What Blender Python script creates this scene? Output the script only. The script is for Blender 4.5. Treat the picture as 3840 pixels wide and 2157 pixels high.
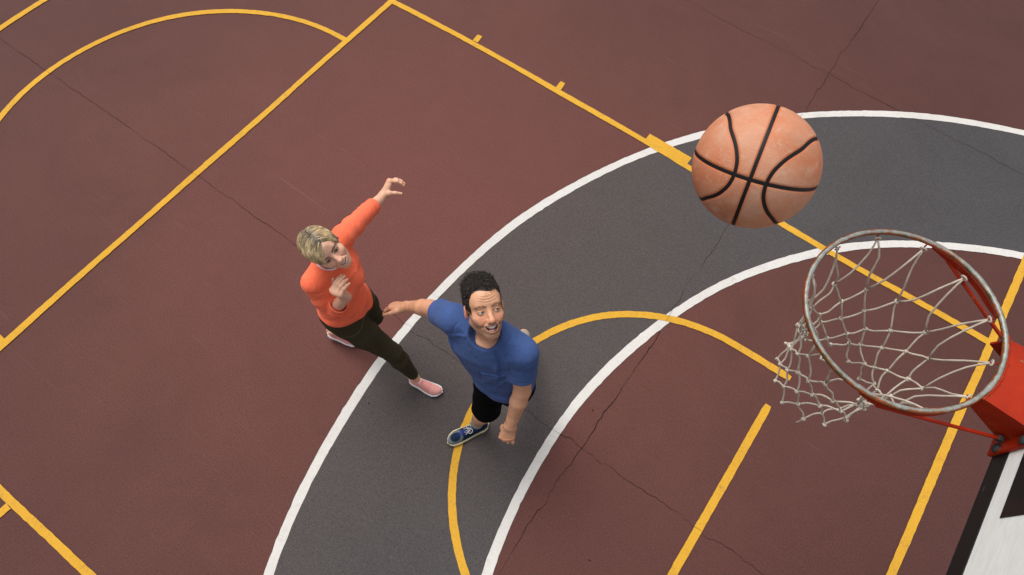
import bpy, math, random
import numpy as np

# ------------------------------------------------------------------ reset
for _o in list(bpy.data.objects):
    bpy.data.objects.remove(_o)
scene = bpy.context.scene
COL = scene.collection
rng = np.random.default_rng(7)
random.seed(7)
V = lambda *a: np.array(a, dtype=np.float64)
def unit(v):
    v = np.asarray(v, float)
    return v / (np.linalg.norm(v) + 1e-12)

# ------------------------------------------------------------------ camera
# world: x = metres from the baseline into the court, y = across the lane, z = up
CAM_POS = V(2.0055, 3.5404, 4.5269)
CAM_R = np.array([[-0.8114751, -0.58375234, 0.02722823],      # image right
                  [-0.53869808, 0.72915892, -0.42205644],     # image down
                  [0.22652274, -0.35715609, -0.90616057]])    # view direction
cam_data = bpy.data.cameras.new('camera')
cam = bpy.data.objects.new('camera', cam_data)
COL.objects.link(cam)
from mathutils import Matrix, Vector
_m = Matrix.Identity(4)
for _i in range(3):
    _m[_i][0] = CAM_R[0][_i]
    _m[_i][1] = -CAM_R[1][_i]
    _m[_i][2] = -CAM_R[2][_i]
    _m[_i][3] = CAM_POS[_i]
cam.matrix_world = _m
cam_data.sensor_width = 36.0
cam_data.lens = 23.172
cam_data.clip_start = 0.05
cam_data.clip_end = 1000
scene.camera = cam

# ------------------------------------------------------------------ world + sun (bright overcast)
SUN_DIR = unit((0.42, -0.14, 0.90))        # towards the sun
world = bpy.data.worlds.new('World')
scene.world = world
world.use_nodes = True
_nt = world.node_tree
_bg = _nt.nodes['Background']
_sky = _nt.nodes.new('ShaderNodeTexSky')
_sky.sky_type = 'NISHITA'
_sky.sun_disc = False
_sky.sun_elevation = math.asin(SUN_DIR[2])
_sky.sun_rotation = math.atan2(SUN_DIR[0], SUN_DIR[1])
_sky.air_density = 1.0
_sky.dust_density = 4.0
_sky.ozone_density = 1.0
_hsv = _nt.nodes.new('ShaderNodeHueSaturation')   # cloud cover takes the blue out of the sky
_hsv.inputs['Saturation'].default_value = 0.18
_nt.links.new(_sky.outputs['Color'], _hsv.inputs['Color'])
_nt.links.new(_hsv.outputs['Color'], _bg.inputs['Color'])
_bg.inputs['Strength'].default_value = 0.10
_sl = bpy.data.lights.new('sun', 'SUN')
_sl.energy = 1.5
_sl.angle = math.radians(34)
_sl.color = (1.0, 0.95, 0.88)
sun = bpy.data.objects.new('sun', _sl)
COL.objects.link(sun)
sun.rotation_euler = Vector(SUN_DIR).to_track_quat('Z', 'Y').to_euler()
sun.location = (4, -5, 12)
scene.view_settings.view_transform = 'Standard'
scene.view_settings.look = 'None'
scene.view_settings.gamma = 1.0
scene.view_settings.use_curve_mapping = False
scene.view_settings.exposure = 0.52

# ------------------------------------------------------------------ object helpers
def mesh_obj(name, verts, faces, mat=None, parent=None, cols=None, smooth=True):
    """faces: list of tuples, or an (n,4)/(n,3) int array"""
    me = bpy.data.meshes.new(name)
    verts = np.asarray(verts, dtype=np.float32)
    if isinstance(faces, np.ndarray):
        n, k = faces.shape
        me.vertices.add(len(verts))
        me.vertices.foreach_set('co', verts.ravel())
        me.loops.add(n * k)
        me.loops.foreach_set('vertex_index', faces.astype(np.int32).ravel())
        me.polygons.add(n)
        me.polygons.foreach_set('loop_start', np.arange(0, n * k, k, dtype=np.int32))
        me.polygons.foreach_set('loop_total', np.full(n, k, dtype=np.int32))
        me.update(calc_edges=True)
    else:
        me.from_pydata([tuple(map(float, v)) for v in verts], [], [tuple(int(i) for i in f) for f in faces])
        me.update()
    me.polygons.foreach_set('use_smooth', np.full(len(me.polygons), smooth))
    if cols is not None:
        at = me.color_attributes.new('Col', 'FLOAT_COLOR', 'POINT')
        c4 = np.ones((len(verts), 4), np.float32)
        c4[:, :3] = cols
        at.data.foreach_set('color', c4.ravel())
    ob = bpy.data.objects.new(name, me)
    COL.objects.link(ob)
    if mat:
        me.materials.append(mat)
    if parent:
        ob.parent = parent
        ob.matrix_parent_inverse = parent.matrix_basis.inverted()
    return ob

def empty(name, loc, label, cat, group=None):
    e = bpy.data.objects.new(name, None)
    COL.objects.link(e)
    e.location = loc
    e.empty_display_size = 0.2
    e['label'] = label
    e['category'] = cat
    if group:
        e['group'] = group
    bpy.context.view_layer.update()
    return e

class MB:
    """collects verts, faces (quads/tris mixed) for one mesh"""
    def __init__(s):
        s.v, s.f, s.c = [], [], []
    def add(s, verts, faces, col=None):
        o = len(s.v)
        s.v += [tuple(map(float, v)) for v in verts]
        s.f += [tuple(i + o for i in f) for f in faces]
        if col is not None:
            s.c += [tuple(col)] * len(verts) if np.ndim(col) == 1 else [tuple(c) for c in col]
    def box(s, c, size, ax=None):
        ax = np.eye(3) if ax is None else ax
        c = np.asarray(c, float)
        vs = []
        for dx in (-.5, .5):
            for dy in (-.5, .5):
                for dz in (-.5, .5):
                    vs.append(c + ax[0] * dx * size[0] + ax[1] * dy * size[1] + ax[2] * dz * size[2])
        s.add(vs, [(0, 1, 3, 2), (4, 6, 7, 5), (0, 4, 5, 1), (2, 3, 7, 6), (0, 2, 6, 4), (1, 5, 7, 3)])
    def tube(s, pts, r, n=6, closed=False, col=None, caps=True):
        pts = [np.asarray(p, float) for p in pts]
        m = len(pts)
        rr = [r] * m if np.isscalar(r) else list(r)
        T = []
        for i in range(m):
            if closed:
                T.append(unit(pts[(i + 1) % m] - pts[i - 1]))
            else:
                T.append(unit(pts[min(i + 1, m - 1)] - pts[max(i - 1, 0)]))
        ref = V(0, 0, 1) if abs(T[0][2]) < .9 else V(1, 0, 0)
        N = unit(np.cross(T[0], ref))
        vs, cs = [], []
        for i in range(m):
            N = unit(N - T[i] * (N @ T[i]))
            B = np.cross(T[i], N)
            for j in range(n):
                a = 2 * math.pi * j / n
                vs.append(pts[i] + rr[i] * (math.cos(a) * N + math.sin(a) * B))
                if col is not None:
                    cs.append(col[i] if np.ndim(col) == 2 else col)
        fs = []
        for i in range(m if closed else m - 1):
            k = (i + 1) % m
            for j in range(n):
                l = (j + 1) % n
                fs.append((i * n + j, i * n + l, k * n + l, k * n + j))
        if not closed and caps:
            fs.append(tuple(range(n))[::-1])
            fs.append(tuple((m - 1) * n + j for j in range(n)))
        s.add(vs, fs, cs if col is not None else None)
    def ball(s, c, r, nu=8, nv=6, sc=(1, 1, 1), col=None):
        vs = []
        for i in range(nv + 1):
            th = math.pi * i / nv
            for j in range(nu):
                ph = 2 * math.pi * j / nu
                vs.append(np.asarray(c) + r * V(math.sin(th) * math.cos(ph) * sc[0], math.sin(th) * math.sin(ph) * sc[1], math.cos(th) * sc[2]))
        fs = [(i * nu + j, (i + 1) * nu + j, (i + 1) * nu + (j + 1) % nu, i * nu + (j + 1) % nu) for i in range(nv) for j in range(nu)]
        s.add(vs, fs, col)
    def prism(s, poly, n, t):
        """poly: list of 3-D points (planar), extruded by n*t"""
        k = len(poly)
        n = np.asarray(n, float) * t
        vs = [np.asarray(p, float) for p in poly] + [np.asarray(p, float) + n for p in poly]
        fs = [tuple(range(k))[::-1], tuple(range(k, 2 * k))] + [(i, (i + 1) % k, k + (i + 1) % k, k + i) for i in range(k)]
        s.add(vs, fs)
    def obj(s, name, mat, parent=None, smooth=False):
        return mesh_obj(name, s.v, s.f, mat, parent, np.array(s.c, np.float32) if s.c else None, smooth)

# ------------------------------------------------------------------ materials
def mat_new(name, rough=0.8, spec=0.3):
    m = bpy.data.materials.new(name)
    m.use_nodes = True
    b = m.node_tree.nodes['Principled BSDF']
    b.inputs['Roughness'].default_value = rough
    b.inputs['Specular IOR Level'].default_value = spec
    return m, m.node_tree, b
def N_(nt, typ, **kw):
    n = nt.nodes.new(typ)
    for k, v in kw.items():
        if k in n.inputs:
            n.inputs[k].default_value = v
        else:
            setattr(n, k, v)
    return n
def ramp(nt, fac, stops, interp='LINEAR'):
    r = nt.nodes.new('ShaderNodeValToRGB')
    r.color_ramp.interpolation = interp
    el = r.color_ramp.elements
    while len(el) < len(stops):
        el.new(0.5)
    for e, (p, c) in zip(el, stops):
        e.position = p
        e.color = (*c, 1) if len(c) == 3 else c
    nt.links.new(fac, r.inputs['Fac'])
    return r.outputs['Color']
def mix(nt, fac, a, b, blend='MIX'):
    m = nt.nodes.new('ShaderNodeMix')
    m.data_type = 'RGBA'
    m.blend_type = blend
    for sock, val in ((m.inputs[0], fac), (m.inputs[6], a), (m.inputs[7], b)):
        if hasattr(val, 'is_linked'):
            nt.links.new(val, sock)
        elif np.isscalar(val):
            sock.default_value = val
        else:
            sock.default_value = (*val, 1)
    return m.outputs[2]
def noise(nt, coord, scale, detail=4, rough=.55, dist=0.0):
    n = N_(nt, 'ShaderNodeTexNoise')
    n.inputs['Scale'].default_value = scale
    n.inputs['Detail'].default_value = detail
    n.inputs['Roughness'].default_value = rough
    n.inputs['Distortion'].default_value = dist
    nt.links.new(coord, n.inputs['Vector'])
    return n.outputs['Fac']
def bump(nt, b, height, strength, dist=0.002):
    bp = nt.nodes.new('ShaderNodeBump')
    bp.inputs['Strength'].default_value = strength
    bp.inputs['Distance'].default_value = dist
    nt.links.new(height, bp.inputs['Height'])
    nt.links.new(bp.outputs['Normal'], b.inputs['Normal'])

def court_paint(name, c_lo, c_hi, c_speck, wear=None, grain=0.5, spec=0.25, lane_tone=None):
    """acrylic sand-filled court paint: slow blotches, fine mineral grain, scuffs"""
    m, nt, b = mat_new(name, 0.78, spec)
    P = nt.nodes.new('ShaderNodeNewGeometry').outputs['Position']
    n1 = noise(nt, P, 0.9, 7, .68, .6)
    n2 = noise(nt, P, 5.5, 6, .7, .4)
    g1 = noise(nt, P, 105, 3, .7)
    g2 = noise(nt, P, 210, 1, .5)
    base = mix(nt, ramp(nt, n1, [(.36, (0, 0, 0)), (.66, (1, 1, 1))]), c_lo, c_hi)
    base = mix(nt, ramp(nt, n2, [(.35, (0, 0, 0)), (.75, (.38, .38, .38))]), base, c_hi)
    if lane_tone:
        # lighter, warmer colour round the free-throw lane, darker further out, noisy edge
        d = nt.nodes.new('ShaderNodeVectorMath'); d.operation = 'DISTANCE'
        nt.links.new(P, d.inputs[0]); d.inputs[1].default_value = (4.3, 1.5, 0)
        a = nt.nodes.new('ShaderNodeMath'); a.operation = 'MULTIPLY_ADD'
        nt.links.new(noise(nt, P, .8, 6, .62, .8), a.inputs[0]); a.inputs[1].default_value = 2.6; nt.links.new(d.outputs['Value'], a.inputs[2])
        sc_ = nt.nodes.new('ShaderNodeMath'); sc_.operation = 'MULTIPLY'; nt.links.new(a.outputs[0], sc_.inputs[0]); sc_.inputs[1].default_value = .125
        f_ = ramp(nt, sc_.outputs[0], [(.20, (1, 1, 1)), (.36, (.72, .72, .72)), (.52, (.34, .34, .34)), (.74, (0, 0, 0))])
        base = mix(nt, f_, base, mix(nt, n2, lane_tone[0], lane_tone[1]))
    # grain, dark pores and light specks of sand
    base = mix(nt, ramp(nt, g1, [(.32, (grain * 1.1,) * 3), (.52, (0, 0, 0))]), base, tuple(x * .42 for x in c_lo))
    base = mix(nt, ramp(nt, g1, [(.56, (0, 0, 0)), (.74, (grain * .9,) * 3)]), base, tuple(min(1, x * 1.55) for x in c_hi))
    base = mix(nt, ramp(nt, g2, [(.70, (0, 0, 0)), (.80, (.85, .85, .85))]), base, c_speck)
    if wear:
        w = noise(nt, P, 9, 6, .7, .6)
        w2 = noise(nt, P, 60, 3, .6)
        wf = nt.nodes.new('ShaderNodeMath'); wf.operation = 'MULTIPLY'
        nt.links.new(ramp(nt, w, [(.50, (0, 0, 0)), (.74, (1, 1, 1))]), wf.inputs[0])
        nt.links.new(ramp(nt, w2, [(.42, (0, 0, 0)), (.62, (1, 1, 1))]), wf.inputs[1])
        base = mix(nt, wf.outputs[0], base, wear)
    else:
        # long faint scuffs in two directions
        for ang, sc in ((0.6, (1.1, 26, 1)), (-0.9, (0.9, 32, 1)), (1.9, (1.3, 40, 1))):
            mp = nt.nodes.new('ShaderNodeMapping')
            mp.inputs['Rotation'].default_value = (0, 0, ang)
            mp.inputs['Scale'].default_value = sc
            nt.links.new(P, mp.inputs['Vector'])
            s = noise(nt, mp.outputs['Vector'], 1.1, 4, .6, .9)
            base = mix(nt, ramp(nt, s, [(.67, (0, 0, 0)), (.80, (.07, .07, .07))]), base, (.40, .32, .29))
    nt.links.new(base, b.inputs['Base Color'])
    bump(nt, b, g1, .35, .0015)
    return m

M = {}
M['maroon'] = court_paint('maroon court paint', (.072, .0275, .0235), (.090, .0350, .0300), (.25, .145, .118), lane_tone=((.128, .0420, .0345), (.156, .0545, .0455)))
M['grey'] = court_paint('grey court paint', (.054, .0505, .0545), (.066, .0625, .0670), (.20, .185, .18), lane_tone=((.074, .0560, .0500), (.086, .0670, .0600)))
M['yellow'] = court_paint('yellow line paint', (.57, .298, .023), (.64, .345, .032), (.70, .43, .08), wear=(.34, .19, .045), grain=.22)
M['white'] = court_paint('white line paint', (.56, .535, .51), (.63, .61, .585), (.66, .64, .62), wear=(.47, .44, .42), grain=.12)
m, nt, b = mat_new('crack', .95, .05); b.inputs['Base Color'].default_value = (.030, .017, .014, 1); M['crack'] = m
m, nt, b = mat_new('pale crack', .95, .05); b.inputs['Base Color'].default_value = (.065, .035, .03, 1); M['hairline'] = m
m, nt, b = mat_new('outer ground', .95, .1)
P_ = nt.nodes.new('ShaderNodeNewGeometry').outputs['Position']
nt.links.new(ramp(nt, noise(nt, P_, .4, 6), [(.3, (.05, .06, .035)), (.7, (.09, .10, .05))]), b.inputs['Base Color']); M['ground'] = m

def vcol_mat(name, rough, spec, grain_scale=0, grain=0.0, bump_s=0.0, sss=0.0):
    m, nt, b = mat_new(name, rough, spec)
    a = nt.nodes.new('ShaderNodeVertexColor'); a.layer_name = 'Col'
    c = a.outputs['Color']
    P = nt.nodes.new('ShaderNodeTexCoord').outputs['Object']
    if grain_scale:
        g = noise(nt, P, grain_scale, 3, .6)
        c = mix(nt, 1.0, c, ramp(nt, g, [(.25, (1 - grain,) * 3), (.75, (1 + grain,) * 3)]), 'MULTIPLY')
        if bump_s:
            bump(nt, b, g, bump_s, .001)
    nt.links.new(c, b.inputs['Base Color'])
    if sss:
        b.inputs['Subsurface Weight'].default_value = sss
        b.inputs['Subsurface Radius'].default_value = (.012, .004, .002)
        b.inputs['Subsurface Scale'].default_value = .6
    return m
M['skin'] = vcol_mat('skin', .46, .4, 160, .13, .25, 0)
M['hair'] = vcol_mat('hair', .36, .5, 0)
M['plain'] = vcol_mat('plain colour', .6, .3, 300, .06)
M['glossy'] = vcol_mat('wet colour', .12, .5, 0)
M['shoe_knit'] = vcol_mat('knitted shoe', .85, .15, 420, .10, .25)
M['shoe_rubber'] = vcol_mat('shoe foam', .6, .3, 150, .05, .1)

def cloth_mat(name, c1, c2, scale=520, rough=.9, sheen=.06, heather=.10, wr=1.0):
    m, nt, b = mat_new(name, rough, .06)
    P = nt.nodes.new('ShaderNodeTexCoord').outputs['Object']
    n1 = noise(nt, P, 7, 5, .6, .5)
    n2 = noise(nt, P, scale, 2, .5)
    c = mix(nt, ramp(nt, n1, [(.3, (0, 0, 0)), (.7, (1, 1, 1))]), c1, c2)
    c = mix(nt, 1.0, c, ramp(nt, n2, [(.3, (1 - heather,) * 3), (.7, (1 + heather,) * 3)]), 'MULTIPLY')
    nt.links.new(c, b.inputs['Base Color'])
    b.inputs['Sheen Weight'].default_value = sheen
    b.inputs['Sheen Roughness'].default_value = .5
    mp = nt.nodes.new('ShaderNodeMapping'); mp.inputs['Scale'].default_value = (1, 1, .55)
    nt.links.new(P, mp.inputs['Vector'])
    w = noise(nt, mp.outputs['Vector'], 22, 3, .5, 1.2)
    add = nt.nodes.new('ShaderNodeMath'); add.operation = 'MULTIPLY_ADD'
    nt.links.new(n2, add.inputs[0]); add.inputs[1].default_value = .06; nt.links.new(w, add.inputs[2])
    bump(nt, b, add.outputs[0], .42 * wr, .014)
    return m
M['coral'] = cloth_mat('coral jersey', (.92, .155, .078), (.98, .195, .098), wr=.8)
M['olive'] = cloth_mat('olive leggings', (.046, .038, .0215), (.058, .048, .027), sheen=.0, wr=.35)
M['olive_seam'] = cloth_mat('olive seam', (.11, .10, .065), (.13, .12, .08), wr=.2)
M['blue'] = cloth_mat('blue jersey', (.046, .084, .225), (.062, .108, .275), wr=1.0)
M['black'] = cloth_mat('black shorts', (.0025, .0025, .003), (.004, .004, .005), sheen=0, wr=.7)
M['grey_cloth'] = cloth_mat('grey sock', (.27, .23, .19), (.36, .31, .26), 400, wr=.4)
M['white_cloth'] = cloth_mat('white undershirt', (.74, .68, .76), (.8, .74, .82), wr=.4)
M['lace'] = cloth_mat('shoe lace', (.46, .45, .40), (.6, .58, .52), 300, wr=.2)

# ================================================================== THE COURT
def sheet(name, x0, x1, y0, y1, z, mat, n=1):
    vs = [(x0 + (x1 - x0) * i / n, y0 + (y1 - y0) * j / n, z) for i in range(n + 1) for j in range(n + 1)]
    fs = [(i * (n + 1) + j, (i + 1) * (n + 1) + j, (i + 1) * (n + 1) + j + 1, i * (n + 1) + j + 1) for i in range(n) for j in range(n)]
    return mesh_obj(name, vs, fs, mat, smooth=False)
ground = sheet('ground', -150, 150, -150, 150, -0.06, M['ground'])
ground['kind'] = 'structure'
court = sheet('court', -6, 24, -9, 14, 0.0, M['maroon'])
court['kind'] = 'structure'

def catmull(pts, step=0.05):
    P = [np.asarray(p, float) for p in pts]
    P = [2 * P[0] - P[1]] + P + [2 * P[-1] - P[-2]]
    out = []
    for i in range(1, len(P) - 2):
        n = max(2, int(np.linalg.norm(P[i + 1] - P[i]) / step))
        for k in range(n):
            t = k / n
            a, b_, c, d = P[i - 1], P[i], P[i + 1], P[i + 2]
            out.append(.5 * ((2 * b_) + (-a + c) * t + (2 * a - 5 * b_ + 4 * c - d) * t * t + (-a + 3 * b_ - 3 * c + d) * t ** 3))
    out.append(P[-2])
    return out
def line_pts(a, b_, step=.05):
    n = max(2, int(math.dist(a, b_) / step))
    return [V(*a) + (V(*b_) - V(*a)) * k / n for k in range(n + 1)]
def arc_pts(c, r, a0, a1, step=.05):
    n = max(8, int(abs(math.radians(a1 - a0)) * r / step))
    return [V(c[0] + r * math.cos(math.radians(a0 + (a1 - a0) * k / n)), c[1] + r * math.sin(math.radians(a0 + (a1 - a0) * k / n))) for k in range(n + 1)]
def ribbon(name, pts, w, z, mat, jit=.0010, wob=.004, parent=court, wj=None, seed=0):
    """a painted stripe with slightly ragged brush edges and a slow wobble"""
    g = np.random.default_rng(seed + 100)
    ph = g.uniform(0, 6.28, 4)
    n = len(pts)
    vs, fs = [], []
    s = 0.0
    for i in range(n):
        t = unit(pts[min(i + 1, n - 1)] - pts[max(i - 1, 0)])
        nn = V(-t[1], t[0])
        if i:
            s += np.linalg.norm(pts[i] - pts[i - 1])
        o = wob * (math.sin(s * 2.1 + ph[0]) + .6 * math.sin(s * 4.7 + ph[1]))
        ww = w * (1 + .05 * math.sin(s * 3.3 + ph[2]))
        if wj is not None:
            ww = w * wj(i, n)
        l = pts[i] + nn * (ww / 2 + o + g.normal(0, jit))
        r = pts[i] - nn * (ww / 2 - o + g.normal(0, jit))
        vs += [(*l, z), (*r, z)]
        if i:
            k = 2 * i
            fs.append((k - 2, k - 1, k + 1, k))
    return mesh_obj(name, vs, fs, mat, parent, smooth=False)
rounded = lambda e=1: (lambda i, n: 1.0 if (2 <= i <= n - 3) else (.94 if i in (1, n - 2) else .72))

# grey ring between the two white circles
W_OUT = ((-1.2535, 2.4143), 4.824)
W_IN = ((-1.325, 2.4266), 3.574)
_o = arc_pts(*W_OUT, -115, 115, .06)
_i = arc_pts(*W_IN, -115, 115, .06 * 3.574 / 4.824)
_n = min(len(_o), len(_i))
_oi = [_o[int(k * (len(_o) - 1) / (_n - 1))] for k in range(_n)]
_ii = [_i[int(k * (len(_i) - 1) / (_n - 1))] for k in range(_n)]
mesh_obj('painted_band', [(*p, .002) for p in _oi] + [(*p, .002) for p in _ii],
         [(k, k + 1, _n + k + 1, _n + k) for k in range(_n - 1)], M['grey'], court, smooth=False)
ribbon('painted_line', arc_pts(*W_OUT, -115, 115, .035), .064, .004, M['white'], .0012, .004, seed=1)
ribbon('painted_line', arc_pts(*W_IN, -115, 115, .035), .064, .004, M['white'], .0012, .005, seed=2)
YZ = .006
ribbon('painted_line', catmull([(5.81, .019), (5.3, -.012), (4.856, -.03), (3.936, -.033), (3.02, -.022), (2.6, -.014), (1.673, .010), (.661, .015), (.03, .014)], .03), .052, YZ, M['yellow'], seed=3)
ribbon('painted_line', line_pts((.004, -4.6), (.009, 9.4), .03), .058, YZ + .0008, M['yellow'], .0010, .003, seed=4)
ribbon('painted_line', line_pts((5.788, .012), (5.793, 4.92), .03), .052, YZ + .0008, M['yellow'], .0010, .003, seed=5)
ribbon('painted_line', line_pts((5.80, 4.918), (.03, 4.89), .03), .052, YZ, M['yellow'], .0010, .003, seed=6)
ribbon('painted_line', arc_pts((5.79, 2.455), 1.81, -89.2, 89.2, .03), .050, YZ - .0008, M['yellow'], .0010, .003, seed=7)
_nc = line_pts((1.10, 1.158), (1.5376, 1.16), .03)[:-1] + arc_pts((1.5376, 2.45), 1.289, -90, 90, .03) + line_pts((1.5376, 3.74), (1.10, 3.742), .03)[1:]
ribbon('painted_line', _nc, .052, YZ, M['yellow'], .0010, .003, wj=rounded(), seed=8)
ribbon('painted_line', line_pts((1.141, 1.425), (1.148, 3.47), .03), .055, YZ, M['yellow'], .0010, .002, wj=rounded(), seed=9)
ribbon('painted_line', line_pts((.03, -4.15), (3.1, -4.15), .05)[:-1] + arc_pts((1.575, 2.45), 6.777, -76, 76, .05) + line_pts((3.1, 9.05), (.03, 9.05), .05)[1:], .055, YZ, M['yellow'], .0010, .003, seed=10)
for k, (u, side) in enumerate([(4.856, -1), (3.936, -1), (1.775, -1), (4.836, 1), (3.93, 1), (1.775, 1)]):
    v0 = -.055 if side < 0 else 4.94
    ribbon('painted_tick', line_pts((u, v0), (u + .01, v0 + side * .088), .012), .052, YZ + .0004, M['yellow'], .001, 0, wj=lambda i, n: 1 if i < n - 2 else (.96 if i == n - 2 else .8), seed=20 + k)
for side, v0 in ((-1, -.042), (1, 4.93)):
    ribbon('painted_block', line_pts((3.035, v0 + side * .035), (2.622, v0 + side * .030), .02), .088, YZ + .0004, M['yellow'], .001, 0, seed=30 + side)

# shrinkage cracks along the pour joints
def crack(name, pts, w, mat, z, amp, seed, gap=0.0):
    g = np.random.default_rng(seed)
    base = catmull(pts, .022)
    n = len(base)
    o = np.cumsum(g.normal(0, 1, n)); o -= (np.convolve(o, np.ones(25) / 25, 'same') if n > 25 else o.mean()); o = o / (o.std() + 1e-6) * amp
    o *= np.minimum(1, np.minimum(np.arange(n), n - 1 - np.arange(n)) / 6.0)
    vs, fs = [], []
    w = w * .58
    for i in range(n):
        t = unit(base[min(i + 1, n - 1)] - base[max(i - 1, 0)]); nn = V(-t[1], t[0])
        c = base[i] + nn * o[i]
        ww = w * max(.25, 1 + .55 * math.sin(i * .21 + seed) * math.sin(i * .057) + g.normal(0, .25))
        vs += [(*(c + nn * ww / 2), z), (*(c - nn * ww / 2), z)]
        if i:
            fs.append((2 * i - 2, 2 * i - 1, 2 * i + 1, 2 * i))
    return mesh_obj(name, vs, fs, mat, court, smooth=False)
crack('crack', [(9.5, 2.49), (8.253, 2.487), (6.585, 2.464), (4.665, 2.457), (3.4, 2.459)], .0042, M['crack'], .003, .007, 1)
crack('crack', [(3.4, 2.459), (2.536, 2.468), (2.047, 2.459)], .0065, M['crack'], .003, .009, 2)
crack('crack', [(2.047, 2.459), (1.694, 2.447), (1.16, 2.446), (.69, 2.441), (-.4, 2.44)], .0045, M['crack'], .003, .008, 3)
crack('crack', [(2.047, 7.2), (2.051, 3.437), (2.054, 2.903), (2.047, 2.459)], .0058, M['crack'], .003, .008, 4)
crack('crack', [(2.047, 2.459), (2.05, 2.148), (2.043, 1.883), (2.056, 1.364)], .008, M['crack'], .003, .010, 5)
crack('crack', [(2.056, 1.364), (2.058, 1.23), (2.062, .79), (2.057, .293), (2.068, -1.083), (2.074, -1.696)], .0048, M['crack'], .003, .008, 6)
crack('crack', [(2.074, -1.696), (2.072, -2.578), (2.078, -4.2)], .0055, M['crack'], .003, .010, 7)
crack('crack', [(5.5, -1.71), (3.577, -1.708), (3.025, -1.695), (2.074, -1.696)], .0034, M['hairline'], .003, .008, 8)
crack('crack', [(2.074, -1.696), (1.424, -1.662), (1.253, -1.669), (.271, -1.672), (-2, -1.67)], .0040, M['crack'], .003, .007, 9)
# the same joints telegraphing through the paint
for k, pts in enumerate([[(5.82, 2.466), (5.755, 2.464)], [(7.635, 2.484), (7.57, 2.482)], [(3.54, 2.452), (3.62, 2.466)], [(2.20, 2.462), (2.29, 2.468)],
                         [(2.052, 1.30), (2.06, 1.185)], [(1.18, 2.448), (1.115, 2.444)], [(2.07, -1.12), (2.068, -1.03)]]):
    crack('hairline_crack', pts, .0030, M['crack'] if k in (0, 5, 3) else M['hairline'], YZ + .0016, .004, 40 + k)
# small litter: seeds and grit lying on the paint
for k, (x, y) in enumerate([(3.42, 3.07), (2.13, 2.19), (1.62, 3.02)]):
    mb = MB(); mb.ball((x, y, .006), .0055, 7, 5, (1.3, .7, .5))
    o_ = mb.obj('seed_pod', M['crack'], None, True)
    o_['label'] = ['dark seed pod on the grey band near the lower white circle', 'tiny dark seed pod on maroon paint beside the inner white circle', 'tiny dark seed pod on maroon paint near the short yellow bar'][k]
    o_['category'] = 'seed pod'; o_['group'] = 'seed pods on the court'

# ================================================================== THE HOOP
HC = V(1.56, 2.467, 3.078)          # rim centre
BU = 1.20                           # backboard face
RR = .2345
m, nt, b = mat_new('orange red enamel', .5, .22)
P = nt.nodes.new('ShaderNodeTexCoord').outputs['Object']
c = mix(nt, ramp(nt, noise(nt, P, 9, 5, .65), [(.35, (0, 0, 0)), (.7, (1, 1, 1))]), (.27, .013, .0018), (.37, .024, .003))
c = mix(nt, ramp(nt, noise(nt, P, 55, 5, .7), [(.635, (0, 0, 0)), (.67, (.85, .85, .85))]), c, (.20, .13, .06))
nt.links.new(c, b.inputs['Base Color'])
bump(nt, b, noise(nt, P, 240, 3), .25, .001)
M['enamel'] = m
m, nt, b = mat_new('worn rim', .42, .5)
tc = nt.nodes.new('ShaderNodeTexCoord').outputs['Object']
vc = nt.nodes.new('ShaderNodeVertexColor'); vc.layer_name = 'Col'
steel = mix(nt, ramp(nt, noise(nt, tc, 60, 5, .7), [(.35, (0, 0, 0)), (.7, (1, 1, 1))]), (.16, .18, .17), (.33, .35, .32))
rust = mix(nt, ramp(nt, noise(nt, tc, 35, 5, .7), [(.4, (0, 0, 0)), (.6, (1, 1, 1))]), (.10, .060, .016), (.34, .065, .012))
sep = nt.nodes.new('ShaderNodeSeparateColor'); nt.links.new(vc.outputs['Color'], sep.inputs['Color'])
ad = nt.nodes.new('ShaderNodeMath'); ad.operation = 'MULTIPLY_ADD'
nt.links.new(noise(nt, tc, 26, 6, .72), ad.inputs[0]); ad.inputs[1].default_value = .9; nt.links.new(sep.outputs['Red'], ad.inputs[2])
c = mix(nt, ramp(nt, ad.outputs[0], [(.86, (0, 0, 0)), (1.02, (1, 1, 1))]), steel, rust)
c = mix(nt, ramp(nt, ad.outputs[0], [(1.02, (0, 0, 0)), (1.2, (1, 1, 1))]), c, (.56, .06, .012))
c = mix(nt, ramp(nt, noise(nt, tc, 42, 3), [(.76, (0, 0, 0)), (.79, (1, 1, 1))]), c, (.40, .06, .03))
nt.links.new(c, b.inputs['Base Color'])
b.inputs['Metallic'].default_value = .25
bump(nt, b, noise(nt, tc, 90, 4), .2, .001)
M['rim'] = m
m, nt, b = mat_new('backboard white', .5, .35)
P = nt.nodes.new('ShaderNodeTexCoord').outputs['Object']
mp = nt.nodes.new('ShaderNodeMapping'); mp.inputs['Scale'].default_value = (1, 1.2, 9); nt.links.new(P, mp.inputs['Vector'])
c = mix(nt, ramp(nt, noise(nt, mp.outputs['Vector'], 14, 5, .6, .8), [(.35, (0, 0, 0)), (.7, (1, 1, 1))]), (.76, .78, .77), (.86, .88, .87))
c = mix(nt, ramp(nt, noise(nt, P, 45, 5, .75), [(.70, (0, 0, 0)), (.76, (.35, .35, .35))]), c, (.35, .30, .27))
nt.links.new(c, b.inputs['Base Color']); M['board'] = m
m, nt, b = mat_new('board black', .45, .4)
P = nt.nodes.new('ShaderNodeTexCoord').outputs['Object']
mp = nt.nodes.new('ShaderNodeMapping'); mp.inputs['Scale'].default_value = (1, 3, 30); mp.inputs['Rotation'].default_value = (.5, 0, 0); nt.links.new(P, mp.inputs['Vector'])
c = mix(nt, ramp(nt, noise(nt, mp.outputs['Vector'], 4, 4, .6, .4), [(.72, (0, 0, 0)), (.76, (.5, .5, .5))]), (.004, .004, .005), (.22, .20, .20))
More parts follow.
